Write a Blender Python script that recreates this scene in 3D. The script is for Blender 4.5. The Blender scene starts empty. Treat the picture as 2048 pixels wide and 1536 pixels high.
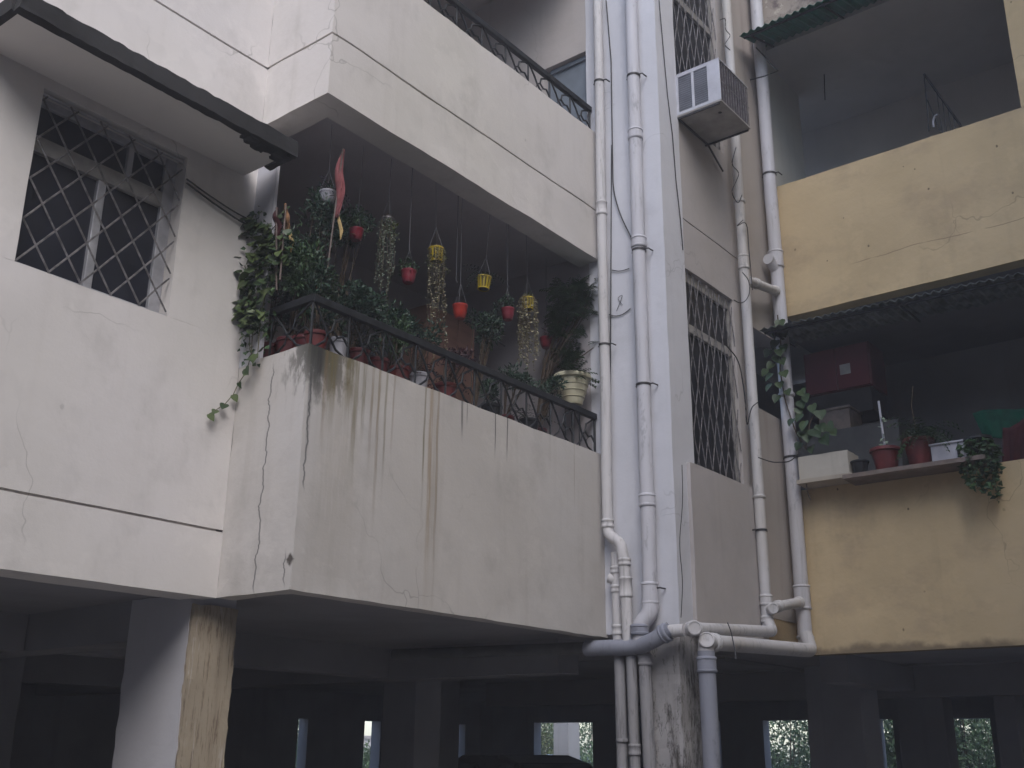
import bpy, math, random
import numpy as np
from mathutils import Vector, Matrix, noise
random.seed(11)
RAD = math.radians
scene = bpy.context.scene
COL = scene.collection

# ------------------------------------------------------------------ camera
F_PX, PITCH, ROLL, YAW, EYE = 2149.04, RAD(18.88625), RAD(.55464), RAD(38.38), 1.6
_fw = np.array([math.cos(YAW)*math.cos(PITCH), math.sin(YAW)*math.cos(PITCH), math.sin(PITCH)])
_r0 = np.array([math.sin(YAW), -math.cos(YAW), 0.0])
_u0 = np.cross(_r0, _fw)
_r = _r0*math.cos(ROLL)+_u0*math.sin(ROLL)
_u = _u0*math.cos(ROLL)-_r0*math.sin(ROLL)
cam = bpy.data.cameras.new('camera')
cam.sensor_width = 36; cam.lens = F_PX/2048*36; cam.clip_end = 600; cam.clip_start = .05
camo = bpy.data.objects.new('camera', cam); COL.objects.link(camo)
m = Matrix.Identity(4)
for i in range(3):
    m[i][0], m[i][1], m[i][2] = _r[i], _u[i], -_fw[i]
m[2][3] = EYE
camo.matrix_world = m
scene.camera = camo
scene.render.resolution_x, scene.render.resolution_y = 1024, 768
scene.cycles.use_adaptive_sampling = True; scene.cycles.adaptive_threshold = .02; scene.cycles.max_bounces = 8

# ------------------------------------------------------------------ light
TO_SUN = Vector((-.49, -.54, .68)).normalized()
w = bpy.data.worlds.new('World'); scene.world = w; w.use_nodes = True
nt = w.node_tree
sky = nt.nodes.new('ShaderNodeTexSky'); sky.sky_type = 'NISHITA'; sky.sun_disc = False
sky.sun_elevation = math.asin(TO_SUN.z); sky.sun_rotation = math.atan2(TO_SUN.x, TO_SUN.y)
sky.air_density = 1.0; sky.dust_density = 1.2; sky.ozone_density = 1.0
bg = nt.nodes['Background']; bg.inputs[1].default_value = .11
nt.links.new(sky.outputs[0], bg.inputs[0])
sun = bpy.data.lights.new('sun', 'SUN'); sun.energy = .85; sun.angle = RAD(45); sun.color = (1, .97, .945)
suno = bpy.data.objects.new('sun', sun); COL.objects.link(suno)
suno.rotation_euler = (-TO_SUN).to_track_quat('-Z', 'Y').to_euler(); suno.location = (-10, -10, 25)
vs = scene.view_settings
vs.view_transform = 'Standard'; vs.look = 'None'; vs.gamma = 1; vs.exposure = 1.75; vs.use_curve_mapping = False

# ------------------------------------------------------------------ helpers
def on(ax, v, x, y):
    """point of the photograph (2048 px wide) on the world plane axis=ax at value v"""
    d = _r*(x-1024)/F_PX-_u*(y-768)/F_PX+_fw
    c = np.array([0, 0, EYE]); t = (v-c[ax])/d[ax]
    return Vector(c+d*t)
def PX_(v): return lambda x, y: on(0, v, x, y)
def PY_(v): return lambda x, y: on(1, v, x, y)

class MB:
    def __init__(s): s.v = []; s.f = []; s.smooth = []
    def add(s, vs_, fs, smooth=False):
        o = len(s.v); s.v += [tuple(a) for a in vs_]
        s.f += [tuple(i+o for i in f) for f in fs]; s.smooth += [smooth]*len(fs)
        return s
    def box(s, x0, x1, y0, y1, z0, z1, M=None):
        v = [Vector((x, y, z)) for z in (z0, z1) for y in (y0, y1) for x in (x0, x1)]
        if M is not None: v = [M @ a for a in v]
        return s.add(v, [(0, 2, 3, 1), (4, 5, 7, 6), (0, 1, 5, 4), (2, 6, 7, 3), (0, 4, 6, 2), (1, 3, 7, 5)])
    def gbox(s, x0, x1, y0, y1, z0, z1, cell=.14, amp=.004, freq=2.2, edge=.0):
        """box of hand-plastered, slightly uneven faces"""
        a0 = (x0, y0, z0); a1 = (x1, y1, z1)
        n = [max(1, min(60, int(round((a1[i]-a0[i])/cell)))) for i in range(3)]
        idx = {}; vs_ = []; fs = []
        def vid(i, j, k):
            key = (i, j, k)
            if key not in idx:
                p = Vector((a0[0]+(a1[0]-a0[0])*i/n[0], a0[1]+(a1[1]-a0[1])*j/n[1], a0[2]+(a1[2]-a0[2])*k/n[2]))
                d = noise.noise_vector(p*freq)*amp+noise.noise_vector(p*freq*5+Vector((7, 3, 1)))*amp*.35
                if edge:
                    ne = (i in (0, n[0]))+(j in (0, n[1]))+(k in (0, n[2]))
                    if ne >= 2: d += noise.noise_vector(p*19)*edge
                idx[key] = len(vs_); vs_.append(p+d)
            return idx[key]
        for ax in range(3):
            b, c = [(1, 2), (2, 0), (0, 1)][ax]
            for side in (0, n[ax]):
                for i in range(n[b]):
                    for j in range(n[c]):
                        q = []
                        for (di, dj) in ((0, 0), (1, 0), (1, 1), (0, 1)):
                            k = [0, 0, 0]; k[ax] = side; k[b] = i+di; k[c] = j+dj; q.append(vid(*k))
                        fs.append(tuple(q) if side else tuple(reversed(q)))
        return s.add(vs_, fs)
    def tube(s, pts, r, n=8, cap=True, smooth=True):
        pts = [Vector(p) for p in pts]; rr = r if isinstance(r, (list, tuple)) else [r]*len(pts)
        vs_ = []; fs = []; ref = None
        for i, p in enumerate(pts):
            a = pts[max(0, i-1)]; b = pts[min(len(pts)-1, i+1)]; t = (b-a)
            t = t.normalized() if t.length > 1e-9 else Vector((0, 0, 1))
            if ref is None: ref = Vector((0, 0, 1)) if abs(t.z) < .9 else Vector((1, 0, 0))
            x = t.cross(ref)
            if x.length < 1e-4: x = t.orthogonal()
            x.normalize(); y = x.cross(t).normalized(); ref = y if False else ref
            for k in range(n):
                an = 2*math.pi*(k+.5)/n
                vs_.append(p+(x*math.cos(an)+y*math.sin(an))*rr[i])
        for i in range(len(pts)-1):
            for k in range(n):
                a = i*n+k; b = i*n+(k+1) % n
                fs.append((a, b, b+n, a+n))
        s.add(vs_, fs, smooth)
        if cap:
            o = len(s.v)-len(vs_)
            s.f.append(tuple(o+k for k in reversed(range(n)))); s.f.append(tuple(o+(len(pts)-1)*n+k for k in range(n))); s.smooth += [False, False]
        return s
    def lathe(s, prof, c, n=18, M=None, smooth=True, closed=False):
        vs_ = []; fs = []; c = Vector(c)
        for (r_, z) in prof:
            for k in range(n):
                an = 2*math.pi*k/n; p = Vector((r_*math.cos(an), r_*math.sin(an), z))
                if M is not None: p = M @ p
                vs_.append(c+p)
        for i in range(len(prof)-1):
            for k in range(n):
                a = i*n+k; b = i*n+(k+1) % n
                fs.append((a, b, b+n, a+n))
        return s.add(vs_, fs, smooth)
    def build(s, name, mat, parent=None, bevel=0, seg=2):
        me = bpy.data.meshes.new(name)
        off = base_of(parent)
        me.from_pydata([(a[0]-off[0], a[1]-off[1], a[2]-off[2]) for a in s.v], [], s.f)
        me.polygons.foreach_set('use_smooth', s.smooth); me.update()
        if any(s.smooth): me.set_sharp_from_angle(angle=RAD(42))
        if mat: me.materials.append(mat)
        o = bpy.data.objects.new(name, me); COL.objects.link(o)
        if parent is not None: o.parent = parent
        if bevel:
            b = o.modifiers.new('bevel', 'BEVEL'); b.width = bevel; b.segments = seg; b.limit_method = 'ANGLE'; b.angle_limit = RAD(40)
        return o

def base_of(o):
    p = Vector((0, 0, 0))
    while o is not None:
        p += o.location; o = o.parent
    return p
def tag(o, label, cat, group=None):
    o['label'] = label; o['category'] = cat
    if group: o['group'] = group
    return o
def thing(name, label, cat, loc=(0, 0, 0), group=None):
    o = bpy.data.objects.new(name, None); COL.objects.link(o); o.location = loc; o.empty_display_size = .1
    return tag(o, label, cat, group)
def axis_M(d):
    return Vector(d).normalized().to_track_quat('Z', 'Y').to_matrix()

# ------------------------------------------------------------------ materials
class G:
    """small node-graph writer"""
    def __init__(s, name):
        s.m = bpy.data.materials.new(name); s.m.use_nodes = True; s.t = s.m.node_tree
        s.b = s.t.nodes['Principled BSDF']; s._pos = None
    def n(s, typ, **kw):
        nd = s.t.nodes.new(typ)
        for k, v in kw.items(): setattr(nd, k, v)
        return nd
    def set(s, sock, v):
        if hasattr(v, 'links') or isinstance(v, bpy.types.NodeSocket): s.t.links.new(v, sock)
        elif v is not None: sock.default_value = v
    def math(s, op, a, b=None, c=None, clamp=False):
        nd = s.n('ShaderNodeMath', operation=op); nd.use_clamp = clamp
        s.set(nd.inputs[0], a)
        if b is not None: s.set(nd.inputs[1], b)
        if c is not None: s.set(nd.inputs[2], c)
        return nd.outputs[0]
    def pos(s):
        if not s._pos:
            g = s.n('ShaderNodeNewGeometry'); sp = s.n('ShaderNodeSeparateXYZ'); s.t.links.new(g.outputs['Position'], sp.inputs[0])
            s._pos = (g.outputs['Position'], sp.outputs[0], sp.outputs[1], sp.outputs[2], g)
        return s._pos
    def scaled(s, sc):
        v = s.n('ShaderNodeVectorMath', operation='MULTIPLY'); s.t.links.new(s.pos()[0], v.inputs[0]); v.inputs[1].default_value = sc
        return v.outputs[0]
    def noise(s, scale=1, sc=(1, 1, 1), detail=3, rough=.55):
        nd = s.n('ShaderNodeTexNoise'); s.t.links.new(s.scaled(sc), nd.inputs['Vector'])
        nd.inputs['Scale'].default_value = scale; nd.inputs['Detail'].default_value = detail; nd.inputs['Roughness'].default_value = rough
        return nd.outputs['Fac']
    def ramp(s, f, a, b, va=0., vb=1.):
        nd = s.n('ShaderNodeMapRange'); nd.clamp = True; nd.interpolation_type = 'SMOOTHSTEP'; s.set(nd.inputs[0], f)
        for i, v in enumerate((a, b, va, vb)): s.set(nd.inputs[i+1], v)
        return nd.outputs[0]
    def mix(s, f, a, b):
        nd = s.n('ShaderNodeMix', data_type='RGBA'); s.set(nd.inputs[0], f)
        for i, v in ((6, a), (7, b)):
            s.set(nd.inputs[i], (*v, 1) if isinstance(v, tuple) and len(v) == 3 else v)
        return nd.outputs[2]
    def out(s, col, rough=.9, bump=None, bs=.3, bd=.01, metal=0, spec=.3):
        s.set(s.b.inputs['Base Color'], (*col, 1) if isinstance(col, tuple) else col)
        s.set(s.b.inputs['Roughness'], rough); s.b.inputs['Metallic'].default_value = metal
        s.b.inputs['Specular IOR Level'].default_value = spec
        if bump is not None:
            nd = s.n('ShaderNodeBump'); nd.inputs['Strength'].default_value = bs; nd.inputs['Distance'].default_value = bd
            s.t.links.new(bump, nd.inputs['Height']); s.t.links.new(nd.outputs[0], s.b.inputs['Normal'])
        return s.m

def plaster(name, c, dirt=(.16, .14, .11), mottle=.12, streak=.25, specks=.0, tint=None, extra=None, chips=None, wear=0.):
    g = G(name); dirt_w = tuple(a*.9 for a in c)
    n1 = g.noise(1.1, detail=3); n2 = g.noise(7, detail=3)
    dk = tuple(a*(1-mottle) for a in c)
    col = g.mix(g.ramp(n1, .3, .7), dk, c)
    if tint: col = g.mix(g.math('MULTIPLY', g.ramp(g.noise(.55, detail=2), .42, .68), .55), col, tint)
    col = g.mix(g.math('MULTIPLY', g.ramp(n2, .45, .75), mottle*.8), col, tuple(a*.7 for a in c))
    st = g.noise(1, sc=(9, 9, .55), detail=3, rough=.6)
    col = g.mix(g.math('MULTIPLY', g.ramp(st, .52, .8), streak), col, dirt)
    if specks:
        vo = g.n('ShaderNodeTexVoronoi'); vo.feature = 'F1'; g.t.links.new(g.scaled((3.3, 3.3, 2.6)), vo.inputs['Vector']); vo.inputs['Scale'].default_value = 1.6
        sel = g.n('ShaderNodeSeparateColor'); g.t.links.new(vo.outputs['Color'], sel.inputs[0])
        rr = g.math('MULTIPLY_ADD', sel.outputs[0], .17, -.115)
        wob = g.math('MULTIPLY_ADD', g.noise(40, detail=2), .05, -.025)
        f = g.ramp(g.math('SUBTRACT', g.math('ADD', vo.outputs['Distance'], wob), rr), .0, .012, 1, 0)
        col = g.mix(g.math('MULTIPLY', f, specks), col, tuple(a*.25 for a in c))
    if chips:
        f = g.ramp(g.noise(5.5, sc=(1, 1, 2), detail=5, rough=.7), .69, .73)
        col = g.mix(g.math('MULTIPLY', f, .7), col, chips)
    if wear:
        # repair patches, hairline cracks and rubbed grime
        pt = g.ramp(g.noise(.9, sc=(1, 1, 1.3), detail=5, rough=.72), .555, .575)
        col = g.mix(g.math('MULTIPLY', pt, .16*wear), col, tuple(min(1, a*1.18) for a in c))
        dv = g.n('ShaderNodeVectorMath', operation='ADD'); nz_ = g.n('ShaderNodeTexNoise'); nz_.inputs['Scale'].default_value = 2.5; nz_.inputs['Detail'].default_value = 3
        g.t.links.new(g.scaled((1, 1, 1)), nz_.inputs['Vector']); g.t.links.new(g.scaled((1, 1, .8)), dv.inputs[0]); sc_ = g.n('ShaderNodeVectorMath', operation='SCALE'); sc_.inputs['Scale'].default_value = .5
        g.t.links.new(nz_.outputs['Color'], sc_.inputs[0]); g.t.links.new(sc_.outputs[0], dv.inputs[1])
        ve = g.n('ShaderNodeTexVoronoi'); ve.feature = 'DISTANCE_TO_EDGE'; ve.inputs['Scale'].default_value = 1.1; g.t.links.new(dv.outputs[0], ve.inputs['Vector'])
        ck = g.math('MULTIPLY', g.ramp(ve.outputs['Distance'], .0015, .005, 1, 0), g.ramp(g.noise(.8, detail=2), .50, .60))
        col = g.mix(g.math('MULTIPLY', ck, .42*wear), col, tuple(a*.35 for a in c))
        gr = g.ramp(g.noise(2.3, sc=(1, 1, .7), detail=4, rough=.7), .50, .74)
        col = g.mix(g.math('MULTIPLY', gr, .34*wear), col, tuple(a*.62 for a in dirt_w))
    if extra: col = extra(g, col)
    h = g.math('ADD', g.math('MULTIPLY', g.noise(2.2, detail=4), 1.3), g.math('MULTIPLY', g.noise(55, detail=3), .12))
    return g.out(col, .92, h, .35, .02, spec=.15)

KX, KY, LW, PX, W, YX = 3.70, 4.382, 5.0, 6.66, 3.776, 8.7
ZB, P1, ZU, P2 = 2.387, 3.755, 5.387, 6.565

def streaks(lst, top, wob=.012):
    """run-off streaks below a sill: (position along s, half width, length, strength, colour)"""
    def f(g, col):
        _, x, y, z, _g = g.pos()
        s_ = g.math('SUBTRACT', x, y)
        wv = g.math('MULTIPLY_ADD', g.noise(2.2, sc=(3, 3, 1), detail=2), 2*wob, -wob)
        s_ = g.math('ADD', s_, wv)
        d = g.math('SUBTRACT', top, z)
        br = g.ramp(g.noise(1, sc=(60, 60, 4), detail=3), .25, .6, .35, 1)
        for (s0, hw, ln, k, c) in lst:
            a = g.ramp(g.math('ABSOLUTE', g.math('SUBTRACT', s_, s0)), hw*.25, hw, 1, 0)
            b = g.ramp(d, ln*.35, ln, 1, 0)
            col = g.mix(g.math('MULTIPLY', g.math('MULTIPLY', a, b), g.math('MULTIPLY', br, k)), col, c)
        return col
    return f
BR, OL, BK, RU = (.17, .115, .05), (.125, .105, .04), (.035, .035, .036), (.27, .17, .065)
def s_at(px, py): return on(1, KY, px, py).x-KY
ST = [(s_at(702, 712), .055, .42, .75, OL), (s_at(716, 720), .03, .85, .6, OL), (s_at(732, 726), .02, .55, .55, OL),
      (s_at(748, 733), .015, .7, .5, BR), (s_at(761, 740), .016, 1.1, .6, BR), (s_at(775, 744), .014, .9, .5, OL), (s_at(790, 751), .012, .6, .4, BR),
      (s_at(852, 777), .012, .95, .7, OL), (s_at(864, 781), .026, 1.5, .45, RU), (s_at(878, 787), .016, 1.6, .5, BR),
      (s_at(925, 806), .014, .30, .65, BK), (s_at(934, 810), .009, .18, .5, BK), (s_at(991, 834), .009, .36, .75, BK), (s_at(1015, 843), .010, .36, .85, BK),
      (s_at(1148, 892), .006, .55, .6, BR), (s_at(1100, 872), .02, .3, .15, OL), (s_at(668, 700), .05, .5, .7, OL), (s_at(640, 690), .05, .38, .8, BK),
      (s_at(628, 684), .02, .75, .55, BK), (s_at(655, 695), .02, .7, .5, BR), (s_at(745, 730), .16, .4, .18, OL), (s_at(870, 780), .06, 1.7, .22, BR),
      (s_at(690, 705), .22, 1.6, .22, (.24, .19, .12))]
def mold(g, col):
    _, x, y, z, _g = g.pos()
    s_ = g.math('SUBTRACT', x, y); c0 = KX-KY
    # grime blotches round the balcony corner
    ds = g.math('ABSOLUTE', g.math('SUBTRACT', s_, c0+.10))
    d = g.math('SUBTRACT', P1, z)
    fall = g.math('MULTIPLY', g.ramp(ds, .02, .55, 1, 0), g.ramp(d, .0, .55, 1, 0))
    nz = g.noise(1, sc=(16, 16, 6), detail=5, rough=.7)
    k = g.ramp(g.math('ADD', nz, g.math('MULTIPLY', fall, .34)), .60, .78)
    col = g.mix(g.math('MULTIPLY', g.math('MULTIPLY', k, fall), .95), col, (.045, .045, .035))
    # fine cracks down the corner pier
    def crack(sx, z0, z1, wd, amp, seed):
        wv = g.math('MULTIPLY_ADD', g.noise(1, sc=(0, 0, 5+seed), detail=6, rough=.65), amp, -amp/2)
        a = g.ramp(g.math('ABSOLUTE', g.math('SUBTRACT', g.math('SUBTRACT', s_, wv), sx)), wd*.4, wd, 1, 0)
        b = g.math('MULTIPLY', g.ramp(z, z0, z0+.08), g.ramp(z, z1-.1, z1, 1, 0))
        return g.math('MULTIPLY', a, b)
    for cr in ((c0-.30, 2.36, 3.72, .008, .16, 0.), (c0+.035, 2.9, 3.6, .008, .10, .7), (c0-.06, 2.38, 2.62, .007, .12, 1.9)):
        col = g.mix(g.math('MULTIPLY', crack(*cr), .72), col, (.06, .06, .065))
    hs = g.math('ADD', g.math('ABSOLUTE', g.math('SUBTRACT', s_, c0-.02)), g.math('ABSOLUTE', g.math('SUBTRACT', z, 2.545)))
    col = g.mix(g.ramp(g.math('ADD', hs, g.math('MULTIPLY', g.noise(30, detail=3), .06)), .05, .075, .9, 0), col, (.05, .04, .035))
    return streaks(ST, P1)(g, col)

WHITE = (.63, .60, .575)
M_wall = plaster('white_plaster', WHITE, wear=1.0, mottle=.07, streak=.10, specks=.25, tint=(.60, .57, .575), dirt=(.3, .26, .22))
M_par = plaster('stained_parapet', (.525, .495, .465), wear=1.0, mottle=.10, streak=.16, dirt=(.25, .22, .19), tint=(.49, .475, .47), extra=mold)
M_upar = plaster('upper_parapet', (.60, .57, .53), wear=1.0, mottle=.08, streak=.12, dirt=(.3, .27, .23), tint=(.58, .545, .54), specks=.3)
M_pil = plaster('pilaster_paint', (.62, .62, .66), wear=0.7, mottle=.06, streak=.14, dirt=(.36, .36, .4))
M_taupe = plaster('taupe_plaster', (.46, .425, .41), wear=.5, mottle=.1, streak=.15, dirt=(.22, .2, .18), tint=(.43, .405, .415))
M_soff = plaster('soffit_plaster', (.74, .70, .67), mottle=.12, streak=0, specks=.5, tint=(.62, .59, .55), dirt=(.2, .2, .2))
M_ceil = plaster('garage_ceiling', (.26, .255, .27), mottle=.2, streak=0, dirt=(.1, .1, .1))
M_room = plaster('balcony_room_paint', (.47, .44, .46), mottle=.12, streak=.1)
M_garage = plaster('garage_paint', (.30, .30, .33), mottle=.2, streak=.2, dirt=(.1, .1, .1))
def ylow(g, col):
    _, x, y, z, _g = g.pos()
    f = g.math('MULTIPLY', g.ramp(g.math('ADD', z, g.math('MULTIPLY', g.noise(6, detail=4), .18)), ZB+.09, ZB+.16, 1, 0), .75)
    col = g.mix(f, col, (.13, .10, .07))
    pat = g.ramp(g.noise(1.7, sc=(1, 1, 1.6), detail=6, rough=.7), .5, .68)
    col = g.mix(g.math('MULTIPLY', pat, .4), col, (.36, .27, .18))
    ln = g.math('SUBTRACT', z, g.math('MULTIPLY_ADD', g.noise(1.5, detail=4), .10, 5.70))
    k = g.math('MULTIPLY', g.ramp(g.math('ABSOLUTE', ln), .002, .006, 1, 0), g.ramp(y, 2.9, 3.1, 1, 0))
    k = g.math('MULTIPLY', k, g.ramp(g.noise(4, detail=2), .35, .5))
    return g.mix(g.math('MULTIPLY', k, .6), col, (.16, .11, .07))
M_yel = plaster('ochre_plaster', (.57, .44, .265), wear=1.0, mottle=.14, streak=.16, specks=.95, dirt=(.25, .19, .12), tint=(.52, .405, .255), extra=ylow)
M_moss = plaster('mossy_concrete', (.062, .061, .063), mottle=.6, streak=.4, dirt=(.02, .022, .02), tint=(.035, .034, .036), chips=(.16, .155, .15))
def blotch(g, col):
    f = g.ramp(g.noise(3.2, detail=7, rough=.75), .44, .58)
    col = g.mix(g.math('MULTIPLY', f, .85), col, (.10, .075, .08))
    return g.mix(g.math('MULTIPLY', g.ramp(g.noise(9, detail=5, rough=.7), .58, .66), .6), col, (.55, .5, .42))
M_mossw = plaster('stained_band', (.42, .36, .31), mottle=.5, streak=.2, dirt=(.07, .05, .05), extra=blotch)
def tanx(g, col):
    f = g.ramp(g.noise(1, sc=(55, 55, 3.2), detail=6, rough=.8), .53, .62)
    col = g.mix(g.math('MULTIPLY', f, .75), col, (.13, .09, .06))
    f2 = g.ramp(g.noise(1, sc=(22, 22, 1.5), detail=4, rough=.7), .60, .66)
    return g.mix(g.math('MULTIPLY', f2, .5), col, (.5, .46, .42))
M_tan = plaster('scraped_tan_plaster', (.37, .315, .24), mottle=.2, streak=.45, dirt=(.15, .115, .085), extra=tanx)
M_pier = plaster('pale_blue_plaster', (.46, .455, .485), mottle=.08, streak=.1)
def colx(g, col):
    f = g.ramp(g.noise(1, sc=(10, 10, 1.8), detail=7, rough=.75), .50, .64)
    col = g.mix(g.math('MULTIPLY', f, .9), col, (.05, .045, .04))
    c = g.ramp(g.math('ABSOLUTE', g.math('SUBTRACT', g.noise(1, sc=(7, 7, 2.5), detail=8, rough=.7), .5)), .004, .012, 1, 0)
    return g.mix(g.math('MULTIPLY', c, .7), col, (.03, .028, .025))
M_col = plaster('weathered_column', (.40, .385, .385), mottle=.3, streak=.5, dirt=(.1, .09, .08), extra=colx)

def simple(name, c, rough=.6, metal=0, var=.2, scale=8, spec=.4, bump=.0, sc=(1, 1, 1)):
    g = G(name); n1 = g.noise(scale, sc=sc, detail=4)
    col = g.mix(g.ramp(n1, .3, .72), tuple(a*(1-var) for a in c), tuple(min(1, a*(1+var*.6)) for a in c))
    return g.out(col, rough, n1 if bump else None, bump, .01, metal, spec)
def pvc(name, c, grime=(.16, .15, .13), k=.5):
    g = G(name)
    col = g.mix(g.math('MULTIPLY', g.ramp(g.noise(1, sc=(25, 25, 2), detail=5, rough=.7), .52, .75), k), c, grime)
    col = g.mix(g.math('MULTIPLY', g.ramp(g.noise(3, detail=3), .4, .75), .2), col, tuple(a*.7 for a in c))
    col = g.mix(g.math('MULTIPLY', g.ramp(g.noise(.9, sc=(1, 1, .6), detail=3), .45, .7), .45), col, (c[0]*.86, c[1]*.80, c[2]*.68))
    col = g.mix(g.math('MULTIPLY', g.ramp(g.noise(14, sc=(1, 1, .35), detail=6, rough=.75), .56, .66), .55), col, tuple(a*.5 for a in c))
    return g.out(col, g.ramp(g.noise(5), .3, .7, .5, .75), spec=.3)
M_pvc = pvc('cream_pipe', (.54, .525, .53))
M_pvcb = pvc('painted_pipe', (.53, .525, .565), k=.45)
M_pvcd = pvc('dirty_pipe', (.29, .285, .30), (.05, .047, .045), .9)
M_pvcg = pvc('grey_blue_pipe', (.25, .26, .31), (.12, .12, .13), .5)
M_iron = simple('black_iron', (.022, .024, .028), .55, .3, .4, 20)
M_grille = simple('grille_iron', (.20, .19, .20), .5, .3, .5, 30)
M_grilled = simple('dark_grille_iron', (.055, .052, .055), .55, .3, .5, 30)
M_alu = simple('window_frame_paint', (.30, .285, .27), .5, 0, .2, 12)
M_alum = simple('aluminium', (.42, .42, .45), .4, .3, .2, 12)
M_wire = simple('black_cable', (.02, .02, .022), .6)
M_string = simple('hanger_wire', (.13, .13, .145), .6)
g = G('dark_glass'); M_glass = g.out(g.mix(g.ramp(g.noise(2), .3, .7), (.016, .018, .028), (.028, .03, .044)), .2, spec=.35)
g = G('stair_glass'); M_glass2 = g.out((.012, .013, .018), .35, spec=.25)
M_maroon = simple('maroon_plastic', (.095, .014, .018), .5, 0, .25, 9)
M_terra = simple('faded_maroon_plastic', (.135, .024, .024), .55, 0, .3, 9)
M_red = simple('red_plastic', (.33, .03, .02), .4, 0, .15, 9)
M_crim = simple('crimson_plastic', (.19, .016, .03), .45, 0, .2, 9)
M_yelp = simple('yellow_plastic', (.48, .36, .02), .4, 0, .15, 9)
M_dark = simple('dark_soil', (.03, .024, .018), .95, 0, .3, 30)
M_cream = simple('cream_ceramic', (.50, .47, .34), .45, 0, .12, 6)
M_whitep = simple('white_plastic', (.42, .42, .47), .5, 0, .15, 6)
M_brown = simple('brown_board', (.25, .135, .105), .6, 0, .15, 3, sc=(1, 1, 6))
M_shelf = simple('shelf_board', (.18, .14, .12), .7, 0, .3, 8)
M_mar2 = simple('maroon_laminate', (.10, .012, .02), .4, 0, .15, 4)
M_flag = simple('pink_red_cloth', (.24, .075, .08), .85, 0, .35, 14)
M_flag2 = simple('orange_cloth', (.28, .15, .075), .85, 0, .3, 14)
M_gold = simple('gold_trim', (.45, .32, .14), .7, 0, .3, 20)
M_greens = simple('green_sheet', (.012, .13, .085), .5, 0, .35, 7)
M_grey_s = simple('grey_sheet', (.16, .18, .175), .6, .1, .5, 9)
M_gcloth = simple('green_shade_net', (.005, .12, .07), .8, 0, .3, 12)
M_mcloth = simple('maroon_cloth', (.05, .009, .012), .9, 0, .3, 8)
M_acw = simple('ac_white', (.50, .50, .55), .5, 0, .12, 7)
M_acd = simple('ac_dark', (.05, .055, .075), .6, 0, .2, 20)
M_acg = simple('ac_underside', (.34, .32, .30), .7, 0, .2, 8)
M_door = simple('blue_grey_door', (.17, .20, .24), .6, 0, .15, 5)
M_bark = simple('bark', (.09, .065, .045), .9, 0, .4, 12, bump=.5)
def leafmat(name, c, c2, rough=.5):
    g = G(name); ge = g.n('ShaderNodeNewGeometry')
    col = g.mix(ge.outputs['Random Per Island'], c, c2)
    g.b.inputs['Subsurface Weight'].default_value = 0
    return g.out(col, rough, spec=.4)
M_lf = leafmat('leaf_green', (.022, .05, .02), (.06, .115, .045))
M_lfd = leafmat('leaf_dark', (.012, .03, .02), (.035, .075, .045))
M_lfy = leafmat('leaf_olive', (.05, .075, .02), (.13, .15, .05))
M_lfp = leafmat('leaf_purple', (.05, .035, .065), (.12, .09, .15))
M_pearl = leafmat('pale_leaflets', (.13, .13, .06), (.44, .40, .27))
M_pearlg = leafmat('pale_green_leaflets', (.10, .15, .10), (.30, .36, .28))
M_lfb = leafmat('garden_leaf', (.035, .075, .03), (.13, .20, .09))
M_lfk = leafmat('dark_red_leaf', (.035, .015, .02), (.08, .03, .035))

def lobj_leaf(name, o):      # per-object brightness for single leaf parts
    pass
gg = G('single_leaf'); oi = gg.n('ShaderNodeObjectInfo')
M_leaf1 = gg.out(gg.mix(oi.outputs['Random'], (.02, .04, .014), (.085, .115, .042)), .45)
gg = G('climber_leaf'); oi = gg.n('ShaderNodeObjectInfo')
M_leaf2 = gg.out(gg.mix(oi.outputs['Random'], (.02, .04, .018), (.06, .09, .04)), .4)

# ------------------------------------------------------------------ ground
def concrete(g, col):
    return g.mix(g.math('MULTIPLY', g.ramp(g.noise(.8, detail=6), .4, .7), .5), col, (.23, .22, .21))
M_ground = plaster('paved_ground', (.32, .30, .285), mottle=.2, streak=0, extra=concrete)
o = MB().add([(-200, -200, 0), (200, -200, 0), (200, 200, 0), (-200, 200, 0)], [(0, 1, 2, 3)]).build('ground', M_ground); o['kind'] = 'structure'

# ------------------------------------------------------------------ white apartment building
B = thing('white_apartment_building', 'off-white plastered apartment block with plant-filled corner balcony over an open car park', 'building', (5, 8, 0))
# left wall with groove lines and window opening
WX0, WX1, WZ0, WZ1 = 2.29, 3.19, 3.90, 4.915
GL, GU = 2.76, 5.825
mb = MB(); t = .24
mb.gbox(-5, KX, LW, LW+t, ZB, GL-.007)
mb.gbox(-5, KX, LW, LW+t, GL+.007, WZ0)
mb.gbox(-5, WX0, LW, LW+t, WZ0, WZ1); mb.gbox(WX1, KX, LW, LW+t, WZ0, WZ1)
mb.gbox(-5, KX, LW, LW+t, WZ1, GU-.008)
mb.gbox(-5, KX, LW, LW+t, GU+.008, 9.6)
mb.box(-5, KX-.03, LW+.022, LW+t-.02, GL-.1, GL+.1); mb.box(-5, KX-.03, LW+.025, LW+t-.02, GU-.1, GU+.1)
mb.build('outer_wall', M_wall, B)
MB().gbox(KX, KX+.022, 4.81, LW+.1, P1-.02, 5.075, cell=.12, amp=.002).build('balcony_end_pier', M_pier, B)
# lower balcony parapet (L-shaped) and floor
mb = MB()
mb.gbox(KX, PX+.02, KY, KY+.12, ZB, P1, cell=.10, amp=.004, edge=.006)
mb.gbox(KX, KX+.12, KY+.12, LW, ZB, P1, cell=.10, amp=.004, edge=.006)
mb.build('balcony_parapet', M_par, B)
MB().box(KX+.12, PX+.1, KY+.125, 4.95, P1-.06, P1-.006).build('planter_ledge', M_taupe, B)
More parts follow.
